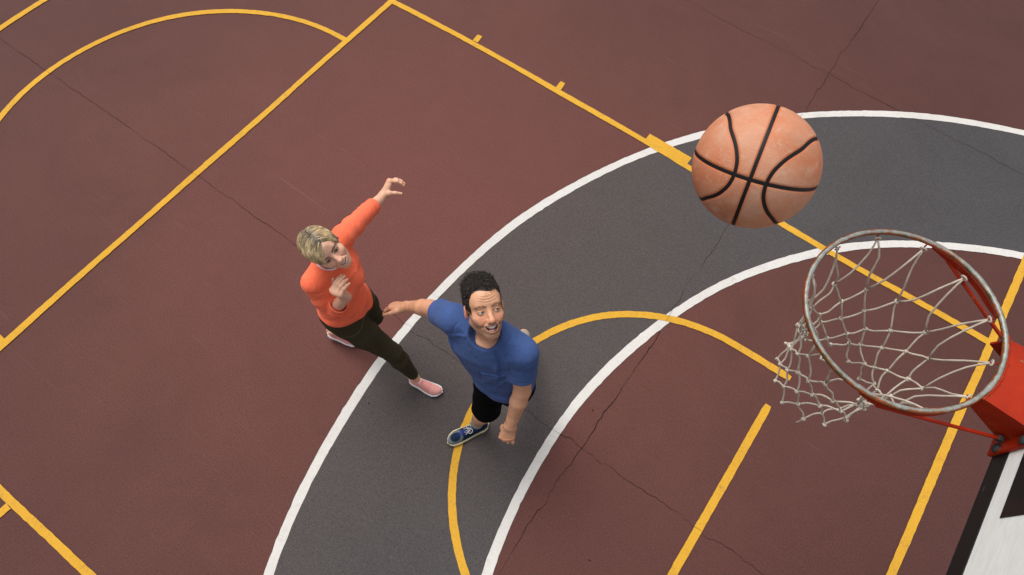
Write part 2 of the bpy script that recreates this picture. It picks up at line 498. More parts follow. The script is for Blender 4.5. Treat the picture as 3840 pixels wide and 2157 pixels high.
c = mix(nt, ramp(nt, noise(nt, P, 5, 2), [(.60, (0, 0, 0)), (.61, (.7, .7, .7))]), c, (.014, .007, .008))
nt.links.new(c, b.inputs['Base Color']); M['board_black'] = m
m, nt, b = mat_new('bolt steel', .75, .3); b.inputs['Base Color'].default_value = (.055, .055, .055, 1); b.inputs['Metallic'].default_value = .6; M['bolt'] = m
m, nt, b = mat_new('galvanised post', .5, .5)
P = nt.nodes.new('ShaderNodeTexCoord').outputs['Object']
nt.links.new(ramp(nt, noise(nt, P, 25, 5), [(.3, (.25, .26, .27)), (.7, (.42, .43, .44))]), b.inputs['Base Color']); b.inputs['Metallic'].default_value = .5; M['galv'] = m
m, nt, b = mat_new('net cord', .9, .1)
P = nt.nodes.new('ShaderNodeTexCoord').outputs['Object']
c = mix(nt, ramp(nt, noise(nt, P, 30, 5, .6), [(.35, (0, 0, 0)), (.7, (1, 1, 1))]), (.42, .36, .30), (.60, .54, .46))
nt.links.new(c, b.inputs['Base Color']); bump(nt, b, noise(nt, P, 600, 2), .5, .001); M['cord'] = m

hoop = empty('basketball_hoop', (-.95, HC[1], 0), 'basketball hoop with worn steel ring, orange red bracket and white corded net', 'basketball hoop')
# backboard
mb = MB(); mb.box((BU - .02, HC[1], 2.945 + .525), (.04, 1.80, 1.05))
board = mb.obj('backboard', M['board'], hoop)
_bev = board.modifiers.new('bevel', 'BEVEL'); _bev.width = .004; _bev.segments = 2
def strip(name, y0, y1, z0, z1, parent=board, t=.003):
    mb = MB(); mb.box((BU + t / 2 - .0005, (y0 + y1) / 2, (z0 + z1) / 2), (t, y1 - y0, z1 - z0)); return mb.obj(name, M['board_black'], parent)
y0, y1, z0, z1 = HC[1] - .902, HC[1] + .902, 2.943, 3.997
strip('border_stripe', y0, y1, z0, z0 + .052)
strip('border_stripe', y0, y1, z1 - .052, z1)
strip('border_stripe', y0, y0 + .052, z0 + .052, z1 - .052)
strip('border_stripe', y1 - .052, y1, z0 + .052, z1 - .052)
mb = MB(); mb.box((BU - .02, HC[1], z0 - .0015), (.046, 1.806, .003)); mb.obj('border_stripe', M['board_black'], board)
ry0, ry1, rz0, rz1 = HC[1] - .31, HC[1] + .31, 3.05, 3.50
strip('target_stripe', ry0, ry1, rz0, rz0 + .065)
strip('target_stripe', ry0, ry1, rz1 - .05, rz1)
strip('target_stripe', ry0, ry0 + .05, rz0 + .065, rz1 - .05)
strip('target_stripe', ry1 - .05, ry1, rz0 + .065, rz1 - .05)
# rim: torus with vertex wear mask (paint survives on the outer and lower sides)
nu, nv, mr = 160, 16, .0072
vs, cs, fs = [], [], []
tilt = V(.0222, .0099)
for i in range(nu):
    a = 2 * math.pi * i / nu
    er = V(math.cos(a), math.sin(a), 0)
    for j in range(nv):
        t = 2 * math.pi * j / nv
        p = HC + er * (RR + mr * math.cos(t)) + V(0, 0, mr * math.sin(t))
        p[2] -= tilt[0] * (p[0] - HC[0]) + tilt[1] * (p[1] - HC[1])
        vs.append(p)
        wear = .36 + .44 * max(0, abs(math.cos(t)) - .45) + .42 * max(0, -math.sin(t) + .25) + (.10 if math.cos(t) > .3 else 0)
        cs.append((wear, 0, 0))
for i in range(nu):
    for j in range(nv):
        i2, j2 = (i + 1) % nu, (j + 1) % nv
        fs.append((i * nv + j, i2 * nv + j, i2 * nv + j2, i * nv + j2))
mesh_obj('rim', vs, fs, M['rim'], hoop, np.array(cs))
# bracket: top plate, two gussets, mounting plate, flange
zt = HC[2] + .004
def rimp(deg, r=RR, dz=0):
    a = math.radians(deg); return V(HC[0] + r * math.cos(a), HC[1] + r * math.sin(a), HC[2] + dz)
mb = MB()
arc = [rimp(d, RR + .006, 0) for d in range(158, 203, 4)]
poly = [(p[0], p[1], zt) for p in arc] + [(BU + .012, HC[1] - .098, zt), (BU + .012, HC[1] + .098, zt)]
mb.prism(poly, (0, 0, -1), .006)
bracket = mb.obj('bracket', M['enamel'], hoop)
for s in (1, -1):
    e0 = rimp(180 - 22 * s, RR + .008)
    pl = [(e0[0], e0[1], zt - .007), (BU + .012, HC[1] + s * .098, zt - .007), (BU + .012, HC[1] + s * .092, 2.965), (e0[0] + .012, e0[1] - s * .0, zt - .045)]
    mb = MB(); mb.prism(pl, (0, -s, 0), .006); mb.obj('gusset', M['enamel'], bracket)
mb = MB(); mb.box((BU + .0075, HC[1], 3.005), (.012, .25, .145)); 
_mp = mb.obj('mounting_plate', M['enamel'], bracket); _b = _mp.modifiers.new('bevel', 'BEVEL'); _b.width = .004; _b.segments = 2
for s in (1, -1):
    for zz in (2.965, 3.055):
        mb = MB()
        c0 = V(BU + .0135, HC[1] + s * .112, zz)
        for r_, d_ in ((.0125, .000), (.0125, .005), (.009, .0075)):
            pass
        prof = [(.0, .0125), (.004, .0125), (.007, .0085), (.008, .0)]
        n = 14; vs, fs = [], []
        for (h_, r_) in prof:
            vs += [c0 + V(h_, r_ * math.cos(2 * math.pi * q / n), r_ * math.sin(2 * math.pi * q / n)) for q in range(n)]
        for q in range(len(prof) - 1):
            fs += [(q * n + w, q * n + (w + 1) % n, (q + 1) * n + (w + 1) % n, (q + 1) * n + w) for w in range(n)]
        mesh_obj('bolt', vs, fs, M['bolt'], bracket)
# weld bead along the rim
mb = MB(); g = np.random.default_rng(3)
mb.tube([rimp(d, RR + .0085, .004) + g.normal(0, .0007, 3) for d in np.arange(157, 204, 1.5)], [.0042 + .0012 * math.sin(k * 2.1) for k in range(32)], 7)
mb.obj('weld', M['enamel'], bracket, True)
# brace: curved flat under the ring on each side, then a rod back to the gusset
for s in (1, -1):
    mb = MB()
    pts = [rimp(s * d, RR + .002, -.012) for d in range(88, 146, 4)]
    top, bot = [], []
    n = len(pts)
    for i, p in enumerate(pts):
        er = unit(V(p[0] - HC[0], p[1] - HC[1], 0))
        h_ = .015 * min(1, (i + .6) / 3, (n - i - .4) / 3)
        top.append((p - er * .001, p + er * .003)); bot.append((p - er * .001 - V(0, 0, h_), p + er * .003 - V(0, 0, h_)))
    vs = []; fs = []
    for t_, b_ in zip(top, bot):
        vs += [t_[0], t_[1], b_[1], b_[0]]
    for i in range(n - 1):
        for q in range(4):
            fs.append((4 * i + q, 4 * i + (q + 1) % 4, 4 * i + 4 + (q + 1) % 4, 4 * i + 4 + q))
    fs += [(0, 1, 2, 3), (4 * n - 1, 4 * n - 2, 4 * n - 3, 4 * n - 4)]
    mb.add(vs, fs)
    a0 = rimp(s * 100, RR + .004, -.026)
    a1 = V(BU + .030, HC[1] + s * .103, 2.995)
    mb.tube([a0, a0 * .5 + a1 * .5 + V(0, 0, -.002), a1], .0048, 8)
    mb.obj('brace', M['enamel'], hoop)
    mb = MB(); mb.tube([a1 + V(0, -s * .004, 0), a1 + V(0, s * .008, 0)], [.009, .008], 10); mb.obj('bolt', M['bolt'], bracket)
# net: 12 loops, 6 rows
g = np.random.default_rng(11)
NR = [(.2245, 3.060), (.172, 2.886), (.154, 2.816), (.142, 2.752), (.133, 2.693), (.132, 2.638), (.138, 2.584)]
knots = []
for k, (r_, z_) in enumerate(NR):
    row = []
    for i in range(12):
        a = 336 - 30 * i - (15 if k % 2 else 0) + (0 if k == 0 else g.normal(0, 2.2))
        jr = 0 if k == 0 else g.normal(0, .006)
        jz = 0 if k == 0 else g.normal(0, .006)
        p = rimp(a, r_ + jr); p[2] = z_ + jz
        p[0] -= .012 * (k / 6); p[1] += .004 * (k / 6)
        row.append(p)
    knots.append(row)
mbn = MB()
def cord(a, b_, bow, r=.0027):
    mid = (a + b_) / 2
    out = unit(V(mid[0] - HC[0], mid[1] - HC[1], 0))
    L = np.linalg.norm(b_ - a)
    d1, d2 = g.normal(0, .024 * L, 3), g.normal(0, .024 * L, 3)
    pts = [a, a * .72 + b_ * .28 + d1 - out * bow * .8, a * .35 + b_ * .65 + d2 - out * bow, b_]
    c3 = catmull(pts, L / 7)
    mbn.tube(c3, r, 6)
for k in range(6):
    for i in range(12):
        a = knots[k][i]
        if k % 2 == 0:
            t1, t2 = knots[k + 1][i], knots[k + 1][i - 1]
        else:
            t1, t2 = knots[k + 1][i], knots[k + 1][(i + 1) % 12]
        cord(a, t1, .016 if k == 0 else .004)
        cord(a, t2, .016 if k == 0 else .004)
for k in range(1, 7):
    for i in range(12):
        c0 = knots[k][i]
        mbn.ball(c0, .0060, 8, 6, (1, 1, 1.0))
        q = g.normal(0, 1, 3)
        ax1 = unit(np.cross(q, (0, 0, 1))); ax2 = unit(np.cross(ax1, q))
        mbn.tube([c0 + .0052 * (math.cos(t) * ax1 + math.sin(t) * ax2) for t in np.linspace(0, 6.28, 11)[:-1]], .0024, 5, closed=True)
c0 = knots[6][8]; mbn.tube([c0, c0 + V(.002, .004, -.03), c0 + V(.004, .002, -.05)], .0024, 6)
for i in range(12):   # the wrap of cord round each hook, and the loop along the rim
    c0 = knots[0][i]
    er = unit(V(c0[0] - HC[0], c0[1] - HC[1], 0)); tt = V(-er[1], er[0], 0)
    mbn.tube([c0 + .0042 * (math.cos(t) * tt * 1.9 + math.sin(t) * V(0, 0, 1)) for t in np.linspace(0, 6.28, 11)[:-1]], .0024, 5, closed=True)
net = mbn.obj('net', M['cord'], hoop, True)
for i in range(12):
    c0 = knots[0][i]; er = unit(V(c0[0] - HC[0], c0[1] - HC[1], 0))
    top = c0 + er * .009 + V(0, 0, .014)
    mb = MB(); mb.tube([top, c0 + er * .007 + V(0, 0, .002), c0 + er * .002 + V(0, 0, -.004), c0 - er * .004 + V(0, 0, .001)], .0020, 6)
    mb.obj('hook', M['enamel'], hoop, True)
# post and arm behind the board (outside the picture, holds the board up)
mb = MB(); mb.tube([(-.95, HC[1], -.05), (-.95, HC[1], 3.55)], .075, 20); post = mb.obj('post', M['galv'], hoop, True)
for zz in (3.20, 3.50):
    mb = MB(); mb.tube([(-.90, HC[1], zz - .25), (BU - .08, HC[1], zz)], .032, 12); mb.obj('arm', M['galv'], hoop, True)
mb = MB(); mb.box((BU - .06, HC[1], 3.36), (.038, .5, .5)); mb.obj('back_plate', M['galv'], hoop)
mb = MB(); mb.box((-.95, HC[1], .008), (.36, .36, .016)); mb.obj('base_plate', M['galv'], hoop)

# ================================================================== THE BALL
BC, BR = V(2.037, 2.676, 3.524), .1138
ray = unit(BC - CAM_POS)
bz = -ray
bx = unit(CAM_R[0] - bz * (CAM_R[0] @ bz))
by = np.cross(bz, bx) * -1            # image down
if by @ CAM_R[1] < 0:
    by = -by
bvec = lambda x, y, z: unit(bx * x + by * y + bz * z)
cd = bvec(-.062, .19, .98)
ax = bvec(.956, .292, .004); ax = unit(ax - cd * (ax @ cd))
bn = np.cross(ax, cd)
m, nt, b = mat_new('worn basketball', .72, .25)
tc = nt.nodes.new('ShaderNodeTexCoord').outputs['Object']
vc = nt.nodes.new('ShaderNodeVertexColor'); vc.layer_name = 'Col'
sep = nt.nodes.new('ShaderNodeSeparateColor'); nt.links.new(vc.outputs['Color'], sep.inputs['Color'])
c = mix(nt, ramp(nt, noise(nt, tc, 11, 6, .62, .6), [(.36, (0, 0, 0)), (.66, (1, 1, 1))]), (.56, .295, .190), (.54, .185, .090))
c = mix(nt, ramp(nt, noise(nt, tc, 7, 5, .7, .3), [(.54, (0, 0, 0)), (.74, (.5, .5, .5))]), c, (.30, .14, .080))
c = mix(nt, ramp(nt, noise(nt, tc, 48, 6, .75), [(.54, (0, 0, 0)), (.75, (.8, .8, .8))]), c, (.60, .41, .30))
c = mix(nt, ramp(nt, noise(nt, tc, 28, 3, .6), [(.74, (0, 0, 0)), (.80, (.5, .5, .5))]), c, (.22, .13, .09))
c = mix(nt, sep.outputs['Red'], c, (.50, .110, .030))
nt.links.new(c, b.inputs['Base Color'])
vor = N_(nt, 'ShaderNodeTexVoronoi'); vor.inputs['Scale'].default_value = 330; nt.links.new(tc, vor.inputs['Vector'])
bump(nt, b, vor.outputs['Distance'], .35, .0012)
M['ball'] = m
m, nt, b = mat_new('ball seam rubber', .6, .3); b.inputs['Base Color'].default_value = (.006, .0055, .0055, 1); M['seam'] = m
def seam_curves():
    out = []
    n = 240
    T = np.linspace(0, 2 * math.pi, n, endpoint=False)
    out.append([unit(cd * math.cos(t) + bn * math.sin(t)) for t in T])
    out.append([unit(cd * math.cos(t) + ax * math.sin(t)) for t in T])
    fold_t = np.degrees(np.arccos(np.abs(np.cos(T))))
    rhos = np.interp(fold_t, [0, 12, 25, 42, 68, 81, 90], [76.3, 74.6, 68.3, 57.2, 49.0, 45.2, 43.0])
    ker = np.exp(-(np.arange(-9, 10) / 4.0) ** 2); ker /= ker.sum()
    rhos = np.convolve(np.concatenate([rhos[-9:], rhos, rhos[:9]]), ker, 'valid')
    for s in (1, -1):
        l = []
        for t, rh in zip(T, rhos):
            rho = math.radians(rh)
            l.append(unit(ax * s * math.cos(rho) + math.sin(rho) * (cd * math.cos(t) + bn * math.sin(t))))
        out.append(l)
    return out
curves = seam_curves()
nu, nv = 300, 180
TH = np.linspace(0, math.pi, nv + 1)[:, None]; PH = np.linspace(0, 2 * math.pi, nu, endpoint=False)[None, :]
D = np.stack([np.sin(TH) * np.cos(PH), np.sin(TH) * np.sin(PH), np.cos(TH) + 0 * PH], -1).reshape(-1, 3)
allc = np.array([p for l in curves for p in l])
dist = np.empty(len(D))
for s_ in range(0, len(D), 4000):
    dist[s_:s_ + 4000] = np.arccos(np.clip((D[s_:s_ + 4000] @ allc.T).max(1), -1, 1)) * BR
rad = BR - .0020 * np.exp(-(dist / .0040) ** 4)
ball = empty('basketball', tuple(BC), 'scuffed orange basketball with black seams in the air above the hoop', 'basketball')
fs = np.array([(i * nu + j, (i + 1) * nu + j, (i + 1) * nu + (j + 1) % nu, i * nu + (j + 1) % nu) for i in range(nv) for j in range(nu)])
mesh_obj('ball_cover', BC + D * rad[:, None], fs, M['ball'], ball, np.stack([np.clip(1.25 - dist / .006, 0, .75)] * 3, -1))
for l in curves:
    vs, fs = [], []
    n = len(l)
    for i in range(n):
        t = unit(l[(i + 1) % n] - l[i - 1]); w = np.cross(l[i], t)
        for q, dr in ((-.0032, -.0011), (-.0017, -.00095), (.0017, -.00095), (.0032, -.0011)):
            vs.append(BC + unit(l[i] * BR + w * q) * (BR + dr + .00035))
    for i in range(n):
        k = (i + 1) % n
        for q in range(3):
            fs.append((4 * i + q, 4 * i + q + 1, 4 * k + q + 1, 4 * k + q))
    mesh_obj('seam', vs, fs, M['seam'], ball)

# ================================================================== SIGNED-DISTANCE MODELLING (for the two people)
class Field:
    def __init__(s, lo, hi, h):
        s.o = np.asarray(lo, float); s.h = h
        s.n = np.ceil((np.asarray(hi, float) - s.o) / h).astype(int) + 1
        s.F = np.full(s.n, .5, np.float32)
        s.ax = [(s.o[i] + h * np.arange(s.n[i])).astype(np.float32) for i in range(3)]
    def _sub(s, lo, hi):
        a = np.clip(np.floor((np.asarray(lo) - s.o) / s.h).astype(int), 0, s.n)
        b_ = np.clip(np.ceil((np.asarray(hi) - s.o) / s.h).astype(int) + 1, 0, s.n)
        return tuple(slice(a[i], b_[i]) for i in range(3)), (b_ > a).all()
    def apply(s, fn, lo, hi, op='u', k=.01):
        pad = 2.4 * k + 3 * s.h
        sl, ok = s._sub(np.asarray(lo) - pad, np.asarray(hi) + pad)
        if not ok:
            return
        X = s.ax[0][sl[0]][:, None, None]; Y = s.ax[1][sl[1]][None, :, None]; Z = s.ax[2][sl[2]][None, None, :]
        d = fn(X, Y, Z); F = s.F[sl]
        if op == 'u':
            if k <= 0:
                s.F[sl] = np.minimum(F, d)
            else:
                hh = np.clip(.5 + .5 * (d - F) / k, 0, 1)
                s.F[sl] = d + (F - d) * hh - k * hh * (1 - hh)
        elif op == 's':      # subtract
            d = -d
            if k <= 0:
                s.F[sl] = np.maximum(F, d)
            else:
                hh = np.clip(.5 - .5 * (d - F) / k, 0, 1)
                s.F[sl] = d + (F - d) * hh + k * hh * (1 - hh)
        elif op == 'i':      # intersect (whole sub-box)
            s.F[sl] = np.maximum(F, d)
        elif op == 'd':      # displace
            s.F[sl] = F + d
        return s
    # --- primitives
    def cone(s, a, b_, ra, rb, op='u', k=.01):
        a, b_ = np.asarray(a, float), np.asarray(b_, float)
        ba = b_ - a; L2 = float(ba @ ba) + 1e-12
        def fn(X, Y, Z):
            x, y, z = X - a[0], Y - a[1], Z - a[2]
            t = np.clip((x * ba[0] + y * ba[1] + z * ba[2]) / L2, 0, 1)
            return np.sqrt((x - t * ba[0]) ** 2 + (y - t * ba[1]) ** 2 + (z - t * ba[2]) ** 2) - (ra + (rb - ra) * t)
        r = max(ra, rb)
        return s.apply(fn, np.minimum(a, b_) - r, np.maximum(a, b_) + r, op, k)
    def chain(s, pts, rs, op='u', k=.01):
        for i in range(len(pts) - 1):
            s.cone(pts[i], pts[i + 1], rs[i], rs[i + 1], op, k)
    def ell(s, c, r, op='u', k=.01, axes=None):
        c = np.asarray(c, float); r = np.asarray(r, float)
        A = np.eye(3) if axes is None else np.asarray(axes, float)
        def fn(X, Y, Z):
            x, y, z = X - c[0], Y - c[1], Z - c[2]
            q = [(x * A[i][0] + y * A[i][1] + z * A[i][2]) for i in range(3)]
            k0 = np.sqrt(sum((q[i] / r[i]) ** 2 for i in range(3)))
            k1 = np.sqrt(sum((q[i] / r[i] ** 2) ** 2 for i in range(3))) + 1e-9
            return k0 * (k0 - 1) / k1
        R = np.abs(A).T @ r if axes is not None else r
        return s.apply(fn, c - R, c + R, op, k)
    def loft(s, secs, op='u', k=.01, fold=None, pw=2.3):
        """secs: list of (centre, right-vector, half width, half depth); spine runs secs[0] -> secs[-1]"""
        C_ = np.array([q[0] for q in secs], float)
        Rv = np.array([unit(q[1]) for q in secs])
        A_ = np.array([q[2] for q in secs]); B_ = np.array([q[3] for q in secs])
        U = unit(C_[-1] - C_[0]); T = (C_ - C_[0]) @ U
        c0 = C_[0].copy()
        def fn(X, Y, Z):
            t = (X - c0[0]) * U[0] + (Y - c0[1]) * U[1] + (Z - c0[2]) * U[2]
            it = lambda arr: np.interp(t, T, arr).astype(np.float32)
            cx, cy, cz = it(C_[:, 0]), it(C_[:, 1]), it(C_[:, 2])
            rx, ry, rz = it(Rv[:, 0]), it(Rv[:, 1]), it(Rv[:, 2])
            a, b2 = it(A_), it(B_)
            x, y, z = X - cx, Y - cy, Z - cz
            w = x * rx + y * ry + z * rz
            fx, fy, fz = U[1] * rz - U[2] * ry, U[2] * rx - U[0] * rz, U[0] * ry - U[1] * rx
            d_ = x * fx + y * fy + z * fz
            kk = (np.abs(w / a) ** pw + np.abs(d_ / b2) ** pw) ** (1 / pw)
            d = (kk - 1) * np.minimum(a, b2)
            if fold is not None:
                d = d + fold(w, d_, t)
            return np.maximum(d, np.maximum(t - T[-1], -t)) * .9
        R = max(A_.max(), B_.max())
        return s.apply(fn, C_.min(0) - R, C_.max(0) + R, op, k)
    def plane(s, p, n, op='i'):
        """keep the side the normal points away from"""
        p = np.asarray(p, float); n = unit(n)
        s.apply(lambda X, Y, Z: (X - p[0]) * n[0] + (Y - p[1]) * n[1] + (Z - p[2]) * n[2], s.o, s.o + s.h * s.n, op, 0)
    def ridge(s, pts, depth, width):
        """a fold: raises (depth > 0) or creases (depth < 0) the skin along a polyline"""
        pts = [np.asarray(p, float) for p in pts]
        lo = np.min(pts, 0) - 3 * width; hi = np.max(pts, 0) + 3 * width
        def fn(X, Y, Z):
            best = None
            for i in range(len(pts) - 1):
                a, ba = pts[i], pts[i + 1] - pts[i]; L2 = ba @ ba + 1e-12
                x, y, z = X - a[0], Y - a[1], Z - a[2]
                t = np.clip((x * ba[0] + y * ba[1] + z * ba[2]) / L2, 0, 1)
                q = (x - t * ba[0]) ** 2 + (y - t * ba[1]) ** 2 + (z - t * ba[2]) ** 2
                best = q if best is None else np.minimum(best, q)
            return -depth * np.exp(-best / width ** 2)
        s.apply(fn, lo, hi, 'd', 0)
    def surf(s, axis, sign, u, w):
        """point of the surface seen along an axis (axis 1: u=x, w=z; axis 0: u=y, w=z)"""
        i = int(round((u - s.o[1 - axis]) / s.h)); k = int(round((w - s.o[2]) / s.h))
        i = min(max(i, 0), s.n[1 - axis] - 1); k = min(max(k, 0), s.n[2] - 1)
        col = s.F[i, :, k] if axis == 1 else s.F[:, i, k]
        ins = np.nonzero(col < 0)[0]
        if not len(ins):
            return None
        a = s.o[axis] + s.h * (ins.max() if sign > 0 else ins.min())
        return V(u, a, w) if axis == 1 else V(a, u, w)
    def folds(s, axis, sign, strokes):
        for st, depth, width in strokes:
            pts = [s.surf(axis, sign, u, w) for u, w in catmull([V(*q) for q in st], .02)]
            pts = [q for q in pts if q is not None]
            if len(pts) > 1:
                s.ridge(pts, depth, width)
    def merge(s, g, k):
        hh = np.clip(.5 + .5 * (g.F - s.F) / k, 0, 1)
        s.F = g.F + (s.F - g.F) * hh - k * hh * (1 - hh)
    def like(s):
        g = Field(s.o, s.o + s.h * (s.n - 1) - s.h * .01, s.h); g.n = s.n; g.F = np.full(s.n, .5, np.float32); g.ax = s.ax
        return g
    def mesh(s):
        F, h = s.F, s.h
        ins = F < 0
        n = s.n
        c = [ins[i:n[0] - 1 + i, j:n[1] - 1 + j, k:n[2] - 1 + k] for i in (0, 1) for j in (0, 1) for k in (0, 1)]
        any_ = c[0].copy(); all_ = c[0].copy()
        for q in c[1:]:
            any_ |= q; all_ &= q
        act = any_ & ~all_
        idx = np.argwhere(act)
        vid = np.full(act.shape, -1, np.int32); vid[act] = np.arange(len(idx))
        off = np.array([(i, j, k) for i in (0, 1) for j in (0, 1) for k in (0, 1)])
        val = np.stack([F[idx[:, 0] + o[0], idx[:, 1] + o[1], idx[:, 2] + o[2]] for o in off], 1)
        edges = [(a, b_) for a in range(8) for b_ in range(a + 1, 8) if abs(off[a] - off[b_]).sum() == 1]
        acc = np.zeros((len(idx), 3)); cnt = np.zeros(len(idx))
        for a, b_ in edges:
            va, vb = val[:, a], val[:, b_]
            m_ = (va < 0) != (vb < 0)
            t = np.where(m_, va / (va - vb + 1e-20), 0)
            acc += m_[:, None] * (off[a] + t[:, None] * (off[b_] - off[a])); cnt += m_
        verts = s.o + (idx + acc / cnt[:, None]) * h
        faces = []
        for axd in range(3):
            sh = [slice(None)] * 3; sh2 = [slice(None)] * 3
            sh[axd] = slice(0, -1); sh2[axd] = slice(1, None)
            e = ins[tuple(sh)] != ins[tuple(sh2)]
            b1, b2 = [q for q in range(3) if q != axd]
            ii = np.argwhere(e)
            ok = (ii[:, b1] > 0) & (ii[:, b2] > 0) & (ii[:, b1] < n[b1] - 1) & (ii[:, b2] < n[b2] - 1)
            ii = ii[ok]
            if not len(ii):
                continue
            def g_(d1, d2):
                q = ii.copy(); q[:, b1] -= d1; q[:, b2] -= d2
                return vid[q[:, 0], q[:, 1], q[:, 2]]
            quad = np.stack([g_(1, 1), g_(0, 1), g_(0, 0), g_(1, 0)], 1)
            fl = ins[ii[:, 0], ii[:, 1], ii[:, 2]]
            if axd == 1:
                fl = ~fl
            quad[~fl] = quad[~fl][:, ::-1]
            faces.append(quad)
        return verts, np.concatenate(faces)

def smoothv(v, f, it=1, lam=.5):
    for _ in range(it):
        acc = np.zeros_like(v); cnt = np.zeros(len(v))
        for a, b_ in ((0, 1), (1, 2), (2, 3), (3, 0)):
            for p, q in ((a, b_), (b_, a)):
                acc += np.stack([np.bincount(f[:, p], v[f[:, q], d], len(v)) for d in range(3)], 1); cnt += np.bincount(f[:, p], minlength=len(v))
        ok = cnt > 0
        v = v.copy(); v[ok] += lam * (acc[ok] / cnt[ok, None] - v[ok])
    return v
def to_world(v, f, o, A, sc=1.0):
    """A rows = local axes in world"""
    A = np.asarray(A, float)
    w = np.asarray(o) + (v * sc) @ A
    if np.linalg.det(A) < 0:
        f = f[:, ::-1]
    return w, f
def vnoise(p, freq, seed=0, octv=3):
    g = np.random.default_rng(seed); out = np.zeros(len(p)); amp = 1.0
    for o in range(octv):
        for _ in range(5):
            k = g.normal(0, 1, 3); k = k / np.linalg.norm(k) * freq * (.7 + .6 * g.random())
            out += amp * np.sin(p @ k + g.uniform(0, 6.28))
        freq *= 1.9; amp *= .6
    return out / 3.2
def sstep(a, b_, x):
    t = np.clip((x - a) / (b_ - a), 0, 1); return t * t * (3 - 2 * t)
def blend(col, target, w):
    return col + (np.asarray(target) - col) * np.clip(w, 0, 1)[:, None]
def dpoly(p, pts):
    pts = [np.asarray(q, float) for q in pts]; best = np.full(len(p), 9.)
    for a, b_ in zip(pts[:-1], pts[1:]):
        ba = b_ - a; t = np.clip((p - a) @ ba / (ba @ ba + 1e-12), 0, 1)
        best = np.minimum(best, np.linalg.norm(p - a - t[:, None] * ba, axis=1))
    return best

